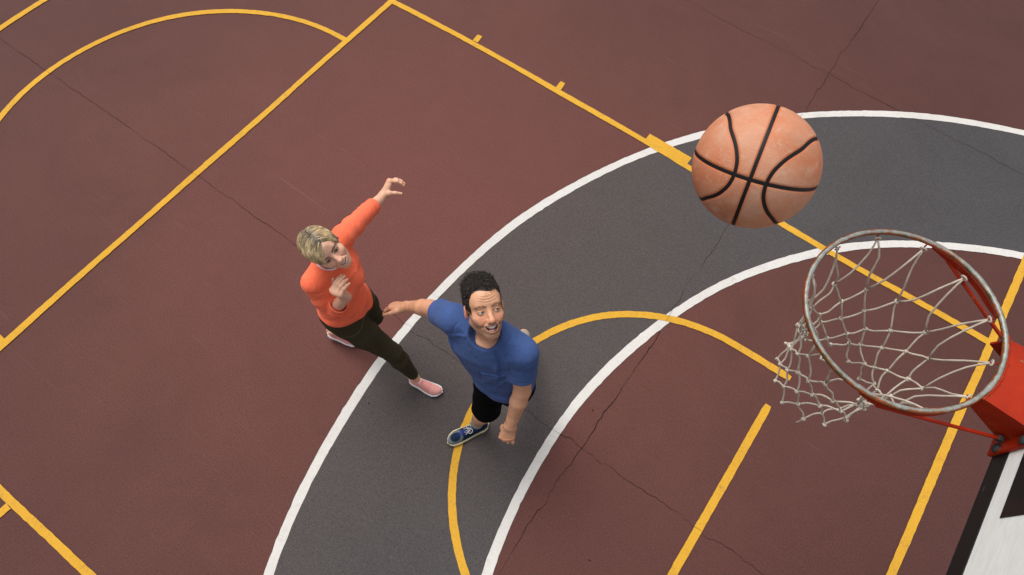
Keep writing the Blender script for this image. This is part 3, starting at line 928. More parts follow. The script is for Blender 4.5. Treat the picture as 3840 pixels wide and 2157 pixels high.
# ------------------------------------------------------------------ head
EYE = V(.0325, .0775, -.002)
def build_head(who, neck_pts, neck_r):
    """head in its own frame: x = person's right, y = face forward, z = crown; origin mid-head at eye level"""
    man = who == 'man'
    f = Field((-.115, -.135, -.20), (.115, .145, .135), .0017)
    f.ell((0, -.014, .030), (.0745, .097, .089), k=0)
    f.ell((0, .030, -.040), (.0600, .064, .080), k=.03)
    f.ell((0, .050, .042), (.060, .044, .050), k=.03)
    w = 1.0 if man else .92
    for s in (1, -1):
        f.cone((s * .052 * w, -.006, -.058), (s * .016, .068, -.103), .019 * w, .017, k=.025)
        f.ell((s * .042, .056, -.032), (.023, .024, .022), k=.025)
    f.ell((0, .077, -.104), (.023 if man else .018, .017, .017), k=.02)
    f.cone((-.034, .077, .0235), (.034, .077, .0235), .0110 if man else .0095, .0110 if man else .0095, k=.022)
    f.ell((0, .078, -.066), (.034, .027, .028), k=.02)
    # smile pushes the cheeks up
    for s in (1, -1):
        f.ell((s * .042, .066, -.040), (.017, .015, .015), k=.018)
        f.ell((s * .034, .105, -.001), (.021, .018, .0150), 's', .014)
        f.ell((s * EYE[0], EYE[1] - .001, EYE[2]), (.0165, .0145, .0128), k=.005)
    f.cone((0, .083, .010), (0, .110, -.034), .0085, .0125, k=.014)
    f.ell((0, .1135, -.0375), (.0135 if man else .0118, .0120, .0105), k=.008)
    for s in (1, -1):
        f.ell((s * .0125, .101, -.0420), (.0085, .0110, .0082), k=.006)
        f.ell((s * .0068, .1090, -.0485), (.0036, .0050, .0034), 's', .003)
        f.cone((s * .021, .097, -.043), (s * .036, .080, -.066), .0030, .0025, 's', .010)
    # open smile
    zc = -.0745 if man else -.0710
    hh = .0120 if man else .0072
    curl = 12.5 if man else 12.0
    hw = .0335 if man else .0320
    def mouth(X, Y, Z):
        zz = Z - zc - curl * X * X * .9
        k0 = np.sqrt((X / hw) ** 2 + ((Y - .104) / .024) ** 2 + (zz / hh) ** 2)
        return (k0 - 1) * hh
    up = [(x, .0995 - 24 * x * x, zc + curl * .9 * x * x + hh * math.sqrt(max(0, 1 - (x / (hw + .0015)) ** 2)) + .0015) for x in np.linspace(-hw - .0015, hw + .0015, 9)]
    lo_ = [(x, .0975 - 24 * x * x, zc + curl * .9 * x * x - hh * math.sqrt(max(0, 1 - (x / (hw + .0015)) ** 2)) - .002) for x in np.linspace(-hw - .0015, hw + .0015, 9)]
    f.chain(up, [.003] + [.0042] * 7 + [.003], k=.006)
    f.chain(lo_, [.003] + [.0052] * 7 + [.003], k=.006)
    f.apply(mouth, (-.037, .075, -.10), (.037, .13, -.045), 's', .002)
    for s in (1, -1):
        f.ell((s * .0775, -.010, -.010), (.0085, .0195, .031), k=.006, axes=[unit((1, .35 * s * -1, 0)), unit((.35 * s, 1, 0)), (0, 0, 1)])
        f.ell((s * .0865, -.006, -.008), (.0075, .0105, .018), 's', .004)
        # eye opening
        f.ell((s * EYE[0], EYE[1] + .016, EYE[2] + (.0004 if man else .0)), (.0136, .0150, .0039 if man else .0045), 's', .0015)
    f.chain(neck_pts, neck_r, k=.018)
    if man:
        f.ell((0, .040, -.128), (.012, .012, .016), k=.015)
    v, q = f.mesh()
    v = smoothv(v, q, 1, .35)
    vs_ = smoothv(v, q, 45, .6)          # relax the brow dome and temples, keep the features crisp
    wf = sstep(.030, .044, v[:, 2]) * sstep(-.02, .02, v[:, 1])
    wf = np.maximum(wf, .6 * sstep(-.012, -.03, v[:, 2]) * sstep(-.10, -.085, v[:, 2]) * sstep(.044, .050, np.abs(v[:, 0])) * sstep(.0, .03, v[:, 1]))
    v = v + (vs_ - v) * wf[:, None]
    if man:   # raised-brow furrows
        v[:, 1] += -.0008 * np.sin((v[:, 2] - 6 * v[:, 0] ** 2) * 2 * math.pi / .0115) * np.exp(-((v[:, 2] - .052) / .017) ** 2) * np.exp(-(v[:, 0] / .040) ** 4) * (v[:, 1] > .02)
    # ---------------- colours
    skin = np.array((.64, .33, .195)) if man else np.array((.74, .42, .29))
    col = np.tile(skin, (len(v), 1))
    x, y, z = v.T; ax_ = np.abs(x)
    front = sstep(.02, .05, y)
    col = col * (1 + .05 * vnoise(v, 60, 3) + .035 * vnoise(v, 420, 13, 2))[:, None]
    red = np.exp(-((ax_ - .040) / .020) ** 2 - ((z + .032) / .020) ** 2) * front + np.exp(-(x / .014) ** 2 - ((z + .036) / .016) ** 2) * sstep(.095, .108, y)
    col = blend(col, (.60, .20, .135) if man else (.72, .29, .20), red * (.55 if man else .35))
    if man:
        st = sstep(-.046, -.060, z) * sstep(-.02, .02, y) * (1 - np.exp(-(x / .016) ** 2 - ((z + .088) / .010) ** 2) * .0)
        st = np.maximum(st, np.exp(-((z + .054) / .007) ** 2 - (x / .026) ** 4) * front)
        st = np.maximum(st, sstep(.05, .058, ax_) * sstep(-.02, -.04, z) * sstep(-.01, .015, y))
        st *= sstep(-.122, -.106, z)
        col = blend(col, (.185, .110, .078), st * (.62 + .25 * vnoise(v, 1700, 9, 1)))
    # lips
    dl = np.minimum(dpoly(v, up), dpoly(v, lo_))
    col = blend(col, (.50, .155, .125) if man else (.56, .115, .105), sstep(.0080, .0048, dl) * .95)
    inside = (((x / hw) ** 2 + ((z - zc - curl * x * x * .9) / hh) ** 2) < .96) & (y < .0965 - 24 * x * x + .004) & (y > .05)
    col[inside] = (.11, .022, .020)
    # ears redder
    col = blend(col, (.60, .20, .13), sstep(.073, .080, ax_) * (np.abs(z + .01) < .04) * .5)
    # brows, lash lines
    for s in (1, -1):
        br = [(s * .014, .093, .0205), (s * .026, .091, .0245), (s * .040, .083, .0255), (s * .052, .070, .0190)] if man else \
             [(s * .015, .092, .0165), (s * .028, .090, .0215), (s * .041, .083, .0225), (s * .054, .069, .0135)]
        d = dpoly(v * np.array((1, .0, 1)), [(q_[0], 0, q_[2]) for q_ in br]); wmax = .0034 if man else .0030
        fl = sstep(wmax + .0035, wmax, d) * (y > .045) * (.75 + .25 * vnoise(v, 600, 5, 1))
        col = blend(col, (.10, .055, .035) if man else (.040, .022, .014), fl * (.88 if man else .95))
        ex, ey, ez = (x - s * EYE[0]), y, z - EYE[2]
        ring = (ex / .0140) ** 2 + (ez / (.0060)) ** 2
        lash = sstep(1.75, 1.15, ring) * (y > .07)
        upm = sstep(-.001, .0015, ez)
        col = blend(col, (.16, .07, .05) if man else (.018, .010, .008), lash * upm * (.75 if man else .95))
        col = blend(col, (.34, .14, .10) if man else (.05, .025, .02), lash * (1 - upm) * (.35 if man else .6))
        if not man:   # eye make-up
            sh = np.exp(-(ex / .019) ** 2 - ((ez - .004) / .0095) ** 2) * (y > .055)
            col = blend(col, (.14, .060, .045), sh * .75)
            wing = dpoly(v, [(s * .045, .076, .001), (s * .054, .066, .005)])
            col = blend(col, (.03, .015, .012), sstep(.0045, .002, wing) * .8)
    return v, q, col, dict(zc=zc, hh=hh, hw=hw, curl=curl, man=man)

def woman_limit(x, y):
    side = np.interp(y, [-.13, -.07, -.03, .0, .02], [-.088, -.082, -.062, -.036, -.030])
    front = np.interp(x, [-.085, -.066, -.050, -.034, -.015, .010, .035, .055, .072, .085], [-.020, .020, .058, .078, .070, .054, .034, .010, -.018, -.030])
    t = np.clip((y - .015) / .035, 0, 1)
    return side * (1 - t) + front * t
def head_hair_limit(v, man):
    """True where the scalp grows hair (head frame)"""
    x, y, z = v.T
    if man:
        lim = np.interp(y, [-.12, -.06, -.03, .0, .022, .044], [-.080, -.075, -.050, .012, -.012, -.016])
        return (z > .083 + .004 * np.sin(x * 70)) | ((y < .042 + .01 * sstep(.03, .07, z)) & (z > lim))
    return z > woman_limit(x, y) + .006

def scalp_paint(v, col, man):
    inr = head_hair_limit(v, man) & (np.abs(v[:, 0]) < .085)
    inr &= ~((np.abs(v[:, 0]) > .0745) & (np.abs(v[:, 2] + .01) < .04) & (np.abs(v[:, 1] + .01) < .024))
    if not man:
        inr &= v[:, 2] > woman_limit(v[:, 0], v[:, 1]) + .018
        inr &= (((v - np.array((0, -.014, .030))) / np.array((.0850, .1115, .1000))) ** 2).sum(1) < .97
    c = (.016, .012, .010) if man else (.10, .068, .040)
    col[inr] = c
    return col

def sphere_pts(n, g):
    u = g.random(n) * 2 - 1; ph = g.random(n) * 2 * math.pi; r = np.sqrt(1 - u * u)
    return np.stack([r * np.cos(ph), r * np.sin(ph), u], 1)

def tubes_np(paths, radii, cols, sides=3):
    """many thin strands at once: paths (n,m,3), radii (n,m), cols (n,m,3)"""
    n, m_, _ = paths.shape
    T = np.gradient(paths, axis=1); T /= np.linalg.norm(T, axis=2, keepdims=True) + 1e-9
    ref = np.array((.31, .52, .79))
    A = np.cross(T, ref); A /= np.linalg.norm(A, axis=2, keepdims=True) + 1e-9
    B = np.cross(T, A)
    ring = []
    for j in range(sides):
        a = 2 * math.pi * j / sides
        ring.append(paths + radii[..., None] * (math.cos(a) * A + math.sin(a) * B))
    vs = np.stack(ring, 2).reshape(-1, 3)
    cc = np.repeat(cols[:, :, None, :], sides, 2).reshape(-1, 3)
    base = (np.arange(n)[:, None, None] * m_ * sides + np.arange(m_ - 1)[None, :, None] * sides)
    j = np.arange(sides)[None, None, :]; j2 = (j + 1) % sides
    fs = np.stack([base + j, base + j2, base + sides + j2, base + sides + j], -1).reshape(-1, 4)
    return vs, fs, cc

def man_hair():
    g = np.random.default_rng(21)
    p = sphere_pts(6000, g); C_ = np.array((0, -.014, .030)); Rr = np.array((.0755, .098, .090))
    s = C_ + p * Rr
    keep = head_hair_limit(s, True) & (s[:, 2] > -.078)
    s = s[keep]; nrm = (s - C_) / Rr ** 2; nrm /= np.linalg.norm(nrm, axis=1, keepdims=True)
    n = len(s); m_ = 15
    topness = sstep(.045, .098, s[:, 2]) * (.75 + .45 * vnoise(s, 55, 12, 2)).clip(.4, 1.5)
    tang = g.normal(0, 1, (n, 3)); tang -= nrm * (tang * nrm).sum(1, keepdims=True); tang /= np.linalg.norm(tang, axis=1, keepdims=True)
    fwd = np.array((0, .12, .3)); fl = fwd - nrm * (nrm @ fwd)[:, None]
    axd = nrm * (.35 + .45 * topness)[:, None] + tang * .55 + fl * .35; axd /= np.linalg.norm(axd, axis=1, keepdims=True)
    e1 = np.cross(axd, nrm + .01); e1 /= np.linalg.norm(e1, axis=1, keepdims=True); e2 = np.cross(axd, e1)
    L = (.006 + .023 * topness) * g.uniform(.7, 1.25, n); rad = (.0022 + .0050 * topness) * g.uniform(.7, 1.3, n)
    turns = g.uniform(1.0, 1.9, n); ph = g.uniform(0, 6.28, n)
    t = np.linspace(0, 1, m_)[None, :]
    ang = ph[:, None] + 2 * math.pi * turns[:, None] * t
    rr = rad[:, None] * np.minimum(1, t * 3)
    path = s[:, None] + axd[:, None] * (L[:, None] * t)[..., None] + e1[:, None] * (rr * (np.cos(ang) - np.cos(ph)[:, None]))[..., None] + e2[:, None] * (rr * (np.sin(ang) - np.sin(ph)[:, None]))[..., None]
    path += nrm[:, None] * .001
    r = np.tile(np.linspace(.00125, .0007, m_), (n, 1)) * g.uniform(.8, 1.3, (n, 1))
    cb = np.array((.016, .0115, .009)) * g.uniform(.5, 2.6, (n, 1))
    col = np.repeat(cb[:, None], m_, 1)
    return tubes_np(path, r, col)

def woman_hair():
    g = np.random.default_rng(33)
    C_ = np.array((0, -.014, .030)); Rr = np.array((.0850, .1115, .1000))
    p = sphere_pts(19000, g); s = C_ + p * Rr
    x, y, z = s.T
    PX = -.026
    ok = z > woman_limit(x, y) + .004
    s = s[ok]; n = len(s); m_ = 9
    path = np.empty((n, m_, 3)); cur = s.copy(); path[:, 0] = cur
    lift = np.where(g.random(n) < .025, g.uniform(2, 6, n), g.normal(0, 1, n))
    L = g.uniform(.045, .095, n)
    for k in range(1, m_):
        x, y, z = cur.T
        nrm = (cur - C_) / Rr ** 2; nrm /= np.linalg.norm(nrm, axis=1, keepdims=True)
        right = x > PX
        topw = sstep(.02, .09, z)
        fr = sstep(-.03, .06, y)
        d = np.stack([np.where(right, 1.0, -1.0) * (.25 + .75 * topw), .55 * fr * topw - .25 * (1 - fr) - .20 * (1 - topw), -(.15 + 1.0 * (1 - topw))], 1)
        d += .16 * np.stack([vnoise(cur, 45, 1, 1), vnoise(cur, 45, 2, 1), vnoise(cur, 45, 3, 1)], 1)
        d -= nrm * (d * nrm).sum(1, keepdims=True); d /= np.linalg.norm(d, axis=1, keepdims=True) + 1e-9
        cur = cur + d * (L / (m_ - 1))[:, None]
        q = (cur - C_) / Rr; q /= np.linalg.norm(q, axis=1, keepdims=True)
        t = k / (m_ - 1)
        bulge = 1 + .045 * math.sin(math.pi * min(1, t * 1.1)) + .016 * lift * t - .035 * t * t
        cur = C_ + q * Rr
        path[:, k] = C_ + (cur - C_) * np.asarray(bulge)[:, None]
    # gather the strands into locks
    gi = g.choice(n, 700, replace=False)
    near = np.empty(n, int)
    for c_ in range(0, n, 2000):
        near[c_:c_ + 2000] = gi[np.argmin(((s[c_:c_ + 2000, None] - s[gi][None]) ** 2).sum(2), 1)]
    tt = np.linspace(0, 1, m_)[None, :, None]
    offs = (s - s[near])[:, None]
    path = path + (path[near] + offs * (1 - .85 * tt) - path) * (.55 * tt ** .7)
    lockd = (path[near] - C_); path = path + lockd / np.linalg.norm(lockd, axis=2, keepdims=True) * (g.normal(0, .0022, n)[near])[:, None, None] * tt
    # colour: blonde lengths, dark roots at the parting and crown, dark underlayer on her left
    rootd = .85 * np.exp(-((s[:, 0] - PX) / .024) ** 2) * sstep(.03, .08, s[:, 2])
    crown = np.exp(-((s[:, 0] + .01) / .035) ** 2 - ((s[:, 1] + .01) / .05) ** 2) * (s[:, 2] > .08)
    dark = np.clip(np.maximum(rootd, crown * .9) * g.uniform(.3, 1.3, n), 0, 1)
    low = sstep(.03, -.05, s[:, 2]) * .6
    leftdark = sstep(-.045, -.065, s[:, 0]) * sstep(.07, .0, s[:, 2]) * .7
    t = np.linspace(0, 1, m_)[None, :]
    blonde = np.array((.92, .71, .42)) * g.uniform(.8, 1.15, (n, 1)) * g.uniform(.5, 1.25, n)[near][:, None] * (1 + .15 * vnoise(s, 70, 8, 2))[:, None]
    honey = np.array((.30, .19, .075)); brown = np.array((.035, .022, .013))
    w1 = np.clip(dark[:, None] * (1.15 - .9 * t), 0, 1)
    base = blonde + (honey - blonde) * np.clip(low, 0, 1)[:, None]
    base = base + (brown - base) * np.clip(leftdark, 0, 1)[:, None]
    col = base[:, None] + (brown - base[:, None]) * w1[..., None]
    r = np.tile(np.interp(np.linspace(0, 1, m_), [0, .4, 1], [.0008, .00095, .0003]), (n, 1)) * g.uniform(.7, 1.4, (n, 1))
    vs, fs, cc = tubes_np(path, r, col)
    # under-cap so that no scalp shows
    f = Field((-.10, -.14, -.10), (.10, .10, .145), .003)
    f.ell(C_, Rr * .995, k=0)
    def lim_fn(X, Y, Z):
        return (woman_limit(X, Y) - Z).astype(np.float32)
    f.apply(lim_fn, (-.2, -.2, -.2), (.2, .2, .2), 'i', 0)
    v2, q2 = f.mesh(); v2 = smoothv(v2, q2, 2)
    c2 = np.tile(np.array((.20, .145, .075)), (len(v2), 1)); c2 *= (1 + .3 * vnoise(v2, 90, 4, 2))[:, None]
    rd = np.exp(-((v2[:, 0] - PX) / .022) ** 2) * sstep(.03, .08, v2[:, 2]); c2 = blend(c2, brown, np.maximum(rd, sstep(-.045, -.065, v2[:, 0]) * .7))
    return np.concatenate([vs, v2]), np.concatenate([fs, q2 + len(vs)]), np.concatenate([cc, c2])

def eye_mesh(look, iris):
    """eyeball in eye frame; look = unit gaze direction (head frame)"""
    look = unit(look); a = unit(np.cross(look, (0, 0, 1))); b_ = np.cross(a, look)
    nu_, nv_, r = 32, 36, .0128
    vs, cs = [], []
    for i in range(nv_ + 1):
        th = math.pi * i / nv_
        for j in range(nu_):
            ph = 2 * math.pi * j / nu_
            d = look * math.cos(th) + math.sin(th) * (a * math.cos(ph) + b_ * math.sin(ph))
            rr = r * (1 + .035 * math.exp(-(th / .42) ** 4))
            vs.append(d * rr)
            cs.append((.004, .003, .003) if th < .22 else (iris if th < .50 else ((.03, .02, .015) if th < .56 else (.50, .43, .40))))
    fs = np.array([(i * nu_ + j, (i + 1) * nu_ + j, (i + 1) * nu_ + (j + 1) % nu_, i * nu_ + (j + 1) % nu_) for i in range(nv_) for j in range(nu_)])
    return np.array(vs), fs, np.array(cs)

def teeth_mesh(inf):
    """two arcs of individual teeth inside the open mouth (head frame)"""
    mb = MB(); zc, hh, curl = inf['zc'], inf['hh'], inf['curl']
    def row(n, w, zt_, h_, y0):
        for i in range(n):
            x = (i - (n - 1) / 2) * w
            ww = w * (.96 if abs(x) < .012 else .92)
            y = y0 - 26 * x * x
            zz = zt_ + curl * .9 * x * x
            t = unit(V(1, -52 * x, 0)); nn = V(-t[1], t[0], 0)
            if nn[1] < 0: nn = -nn
            hx = h_ * (1 - 9 * abs(x))
            prof = []
            for (dx, dz, dy) in ((-.5, .5, 0), (-.47, -.42, 0), (-.3, -.5, 0), (.3, -.5, 0), (.47, -.42, 0), (.5, .5, 0)):
                prof.append(V(x, y, zz) + t * dx * ww + V(0, 0, dz * hx))
            mb.prism(prof, -nn, .006)
            o = len(mb.v) - 12
            for q in range(o, o + 12):
                mb.c.append((.86, .82, .72))
    row(12, .0052, zc + hh * .80 - .0030, .0105 if inf['man'] else .0135, .0975 if inf['man'] else .1000)
    if inf['man']:
        row(8, .0048, zc - hh * .80, .0060, .0935)
        # tongue
        mb.ball((0, .078, zc - .008), .016, 12, 8, (1.1, 1.0, .45), (.42, .10, .09))
    return mb

# ------------------------------------------------------------------ hands
def build_hand(wrist, e1, thumb_side, elbow, sc, curls, spread, thumb, rw, rf, skin, h=.0017):
    """e1: direction of the fingers' knuckles, thumb_side: towards the thumb; dorsal = completes the frame by sign of `curls` bending away"""
    e1 = unit(e1); ex = unit(np.asarray(thumb_side, float) - e1 * (np.asarray(thumb_side, float) @ e1))
    return e1, ex
def hand_mesh(wrist, e1, ex, dorsal, elbow, sc, curls, spread, thumb, rw, rf, skin, female=False):
    e1 = unit(e1); ex = unit(np.asarray(ex, float) - e1 * (np.asarray(ex, float) @ e1))
    ez = np.cross(ex, e1)
    if ez @ np.asarray(dorsal, float) < 0:
        ez = -ez
    A = np.array([ex, e1, ez]); wrist = np.asarray(wrist, float)
    loc = lambda p: A @ (np.asarray(p, float) - wrist) / sc
    f = Field((-.085, -.105, -.125), (.105, .215, .065), .0017 / 1.0)
    rad = .93 if female else 1.0
    el = loc(elbow); fd = unit(el); L = np.linalg.norm(el)
    # forearm stub with oval wrist
    f.cone(fd * .0, fd * .17, rw / sc, (rw + (rf - rw) * .17 * sc / (L * sc)) / sc, k=.0)
    f.cone((-.006, 0.006, 0), (.006, .006, 0), rw / sc * .84, rw / sc * .84, k=.012)
    mx = [.0285, .0100, -.0085, -.0265] if not female else [.0245, .0085, -.0075, -.0230]; my = [.088, .092, .087, .078]; mz = [0.0, .003, .001, -.004]
    Ls = [.073, .081, .075, .059] if not female else [.079, .087, .081, .066]
    nails, tips = [], []
    for i in range(4):
        b0 = V(mx[i] * rad, my[i], mz[i])
        f.cone((mx[i] * .55 * rad, .012, 0), b0, .0130 * rad, .0118 * rad, k=.017)
        a = 0.0; p = b0
        fr = [.47, .30, .23]; rs = [.0100, .0092, .0082, .0066] if not female else [.0106, .0096, .0084, .0066]
        sp = spread * (1.5 - i) / 1.5
        for j in range(3):
            a += math.radians(curls[i][j])
            d = V(math.sin(sp) * math.cos(a), math.cos(a) * math.cos(sp), -math.sin(a))
            q = p + d * Ls[i] * fr[j]
            f.cone(p, q, rs[j] * rad * (1 if i < 3 else .9), rs[j + 1] * rad * (1 if i < 3 else .9), k=.0035 if j else .008)
            if j < 2:
                f.ell(q + V(0, math.sin(a), math.cos(a)) * .0012, (rs[j + 1] * rad * 1.06,) * 3, k=.003)
            p = q
        up_ = V(0, math.sin(a), math.cos(a))
        nails.append((p - d * .004 + up_ * .0052 * rad, d)); tips.append(p)
        f.ell(b0 + V(0, -.002, .0045), (.0085 * rad, .009, .0075), k=.006)
    tb = [np.asarray(t, float) for t in thumb]
    f.cone((.010, .018, -.006), tb[0], .016 * rad, .0155 * rad, k=.012)
    f.cone(tb[0], tb[1], .0135 * rad, .0108 * rad, k=.008)
    f.cone(tb[1], tb[2], .0105 * rad, .0080 * rad, k=.004)
    f.cone((.016, .016, -.010), (.028 * rad, .070, -.006), .0125 * rad, .0095, k=.010)
    f.cone((-.018, .014, -.006), (-.024 * rad, .065, -.006), .0125 * rad, .010, k=.010)
    v, q = f.mesh()
    v = smoothv(v, q, 1, .3)
    col = np.tile(np.array(skin), (len(v), 1)) * (1 + .05 * vnoise(v, 70, 5))[:, None]
    kn = np.zeros(len(v))
    for p in tips + [V(mx[i] * rad, my[i], .012) for i in range(4)]:
        kn = np.maximum(kn, np.exp(-(np.linalg.norm(v - p, axis=1) / .014) ** 2))
    col = blend(col, np.array(skin) * (1.12, .78, .72), kn * .55)
    for p, d in nails:
        r_ = v - p; al = r_ @ d; pr = np.linalg.norm(r_ - np.outer(al, d), axis=1)
        col = blend(col, np.array(skin) * (1.22, 1.18, 1.15), sstep(.0075, .0055, np.abs(al)) * sstep(.0062, .0048, pr) * .85)
    w, q = to_world(v, q, wrist, A, sc)
    return w, q, col

# ------------------------------------------------------------------ shoes (frame: x right, y towards the toe, z up, origin under the heel)
def shoe_fields(L, kind):
    yy = np.array([0, .012, .04, .10, .17, .23, .265, .283, .290]) / .29 * L
    wr = np.array([.004, .024, .033, .034, .042, .045, .036, .020, .003]) * (1.0 if kind == 'man' else .92)
    hu = np.array([.02, .062, .078, .084, .068, .052, .042, .032, .015]) * (1.08 if kind == 'man' else 1.0)
    cxs = np.array([0, 0, 0, .001, .003, .002, -.003, -.006, -.008])
    base = .030 if kind == 'man' else .026
    lo, hi = (-.075, -.03, -.01), (.075, L + .03, .14)
    f = Field(lo, hi, .0021)
    def upper(X, Y, Z):
        w = np.interp(Y, yy, wr).astype(np.float32); h_ = np.interp(Y, yy, hu).astype(np.float32); cx = np.interp(Y, yy, cxs).astype(np.float32)
        z0 = base * .55
        k = np.sqrt(((X - cx) / w) ** 2 + (np.maximum(Z - z0, 0) / h_) ** 2.0 + (np.minimum(Z - z0, 0) / .02) ** 2)
        return np.maximum((k - 1) * np.minimum(w, h_), np.maximum(-Y, Y - L) )* .8
    f.apply(upper, lo, hi, 'u', 0)
    # collar opening for the ankle
    f.ell((0, .052 / .29 * L, .118), (.031, .046, .060), 's', .006)
    g = Field(lo, hi, .0021)
    def sole(X, Y, Z):
        w = np.interp(Y, yy, wr * 1.10 + .0035).astype(np.float32); cx = np.interp(Y, yy, cxs).astype(np.float32)
        spring = np.interp(Y, [0, .03, .18 / .29 * L, L], [.004, 0, 0, .014]).astype(np.float32)
        top = base + np.interp(Y, [0, .05, .15, L * .8, L], [.010, .004, -.004, -.002, .004]).astype(np.float32)
        side = np.abs(X - cx) - w
        zc_ = (top + spring) / 2; hz = (top - spring) / 2
        dz = np.abs(Z - zc_) - hz
        r = .007
        dx = np.maximum(side + r, 0); dzz = np.maximum(dz + r, 0)
        d = np.sqrt(dx ** 2 + dzz ** 2) + np.minimum(np.maximum(side, dz) + r, 0) - r
        return np.maximum(d, np.maximum(-.006 - Y, Y - L - .005))
    g.apply(sole, lo, hi, 'u', 0)
    return f, g
def build_shoe(kind, heel, toe, parent, pitch=0.0, L=.29, roll=0.0):
    heel, toe = np.asarray(heel, float), np.asarray(toe, float)
    ey = unit(V(toe[0] - heel[0], toe[1] - heel[1], 0)); exx = np.cross(ey, (0, 0, 1)); ez = V(0, 0, 1)
    org = V(heel[0], heel[1], .007)
    c, s = math.cos(pitch), math.sin(pitch)
    ey2 = ey * c - ez * s; ez2 = ez * c + ey * s
    if pitch:
        ball_ = org + ey * L * .72
        org = ball_ - ey2 * L * .72
    A = np.array([exx, ey2, ez2])
    f, g = shoe_fields(L, kind)
    v, q = f.mesh(); v = smoothv(v, q, 2)
    x, y, z = v.T
    if kind == 'woman':
        col = np.tile(np.array((.80, .335, .30)), (len(v), 1))
        col = blend(col, (.72, .25, .22), sstep(.004, .002, np.abs(y - .66 * L - 2.2 * x * x)) * .5)
        col = blend(col, (.70, .22, .20), sstep(.006, .004, np.abs(y - .43 * L)) * (np.abs(x) < .010) * .8)
        col = blend(col, (.84, .74, .72), sstep(.075, .082, z) * (y < .10) * .4)
        col = blend(col, (.82, .40, .36), sstep(.66, .70, y / L) * .6)
    else:
        col = np.tile(np.array((.009, .021, .048)), (len(v), 1))
        tn = sstep(.62, .66, y / L)
        over = sstep(.008, .004, np.abs(np.hypot((x + .002) / .036, (y / L - .80) / .155) - 1) * .03)      # grey overlay round the toe box
        col = blend(col, (.032, .046, .060), sstep(1.02, 1.10, np.hypot((x + .002) / .036, (y / L - .80) / .155)) * tn)
        col = blend(col, (.24, .27, .27), over * tn * .6)
        col = blend(col, (.05, .075, .10), sstep(.034, .037, np.abs(x)) * (y / L < .62) * .7)
        col = blend(col, (.02, .035, .16), sstep(.072, .082, z) * .8)
    w, q = to_world(v, q, org, A)
    shoe = mesh_obj('shoe', w, q, M['shoe_knit'], parent, col)
    v, q = g.mesh(); v = smoothv(v, q, 1)
    if kind == 'woman':
        col = np.tile(np.array((.80, .80, .82)), (len(v), 1))
    else:
        col = np.tile(np.array((.62, .53, .33)), (len(v), 1)) * (1 + .12 * vnoise(v, 60, 2))[:, None]
        col = blend(col, (.42, .37, .26), sstep(.009, .006, v[:, 2]) * .5)
    w, q = to_world(v, q, org, A)
    mesh_obj('sole', w, q, M['shoe_rubber'], shoe, col)
    W = lambda x, y, z: org + A[0] * x + A[1] * y + A[2] * z
    if kind == 'man':
        g2 = np.random.default_rng(5)
        top = lambda y: np.interp(y / L, [.35, .45, .55, .65], [.098, .095, .086, .074])
        for i in range(5):
            ya = L * (.44 + .047 * i); wa = .018 - .0012 * i
            for s_ in (1, -1):
                mb = MB()
                p0, p1 = V(-s_ * wa, ya, top(ya) - .003), V(s_ * wa, ya + .022, top(ya + .022) - .003)
                mid = (p0 + p1) / 2 + V(0, 0, .007 + .002 * s_)
                mb.tube([W(*q_) for q_ in catmull([p0, mid, p1], .006)], .0024, 6)
                mb.obj('lace', M['lace'], shoe, True)
        for s_ in (1, -1):
            mb = MB()
            pts = [V(0, L * .42, .104), V(s_ * .018, L * .40, .110), V(s_ * .030, L * .45, .103), V(s_ * .020, L * .50, .098), V(s_ * .004, L * .44, .106)]
            mb.tube([W(*q_) for q_ in catmull(pts, .006)], .0022, 6)
            mb.tube([W(*q_) for q_ in catmull([V(0, L * .43, .106), V(s_ * .012, L * .50, .104), V(s_ * .022, L * .57, .086)], .006)], .0022, 6)
            mb.obj('lace', M['lace'], shoe, True)
    else:
        mb = MB(); mb.tube([W(*q_) for q_ in catmull([V(-.006, L * .36, .086), V(-.006, L * .40, .092), V(-.006, L * .46, .083)], .006)], .004, 6)
        mb.tube([W(*q_) for q_ in catmull([V(.006, L * .36, .086), V(.006, L * .40, .092), V(.006, L * .46, .083)], .006)], .004, 6)
        mesh_obj('pull_tab', mb.v, mb.f, M['shoe_knit'], shoe, np.tile(np.array((.74, .27, .24)), (len(mb.v), 1)))
        mb = MB(); mb.tube([W(*q_) for q_ in [V(-.01, .004, .070), V(-.012, -.006, .082), V(.012, -.006, .082), V(.01, .004, .070)]], .004, 6)
        mesh_obj('pull_tab', mb.v, mb.f, M['shoe_knit'], shoe, np.tile(np.array((.74, .27, .24)), (len(mb.v), 1)))
    return shoe

def camv(x, y, z):
    """direction given as (image right, image down, into the scene)"""
    return CAM_R.T @ V(x, y, z)
def head_axes(F, U):
    F = unit(F); U = unit(np.asarray(U) - F * (np.asarray(U) @ F)); Rr = np.cross(F, U)
    return np.array([Rr, F, U])

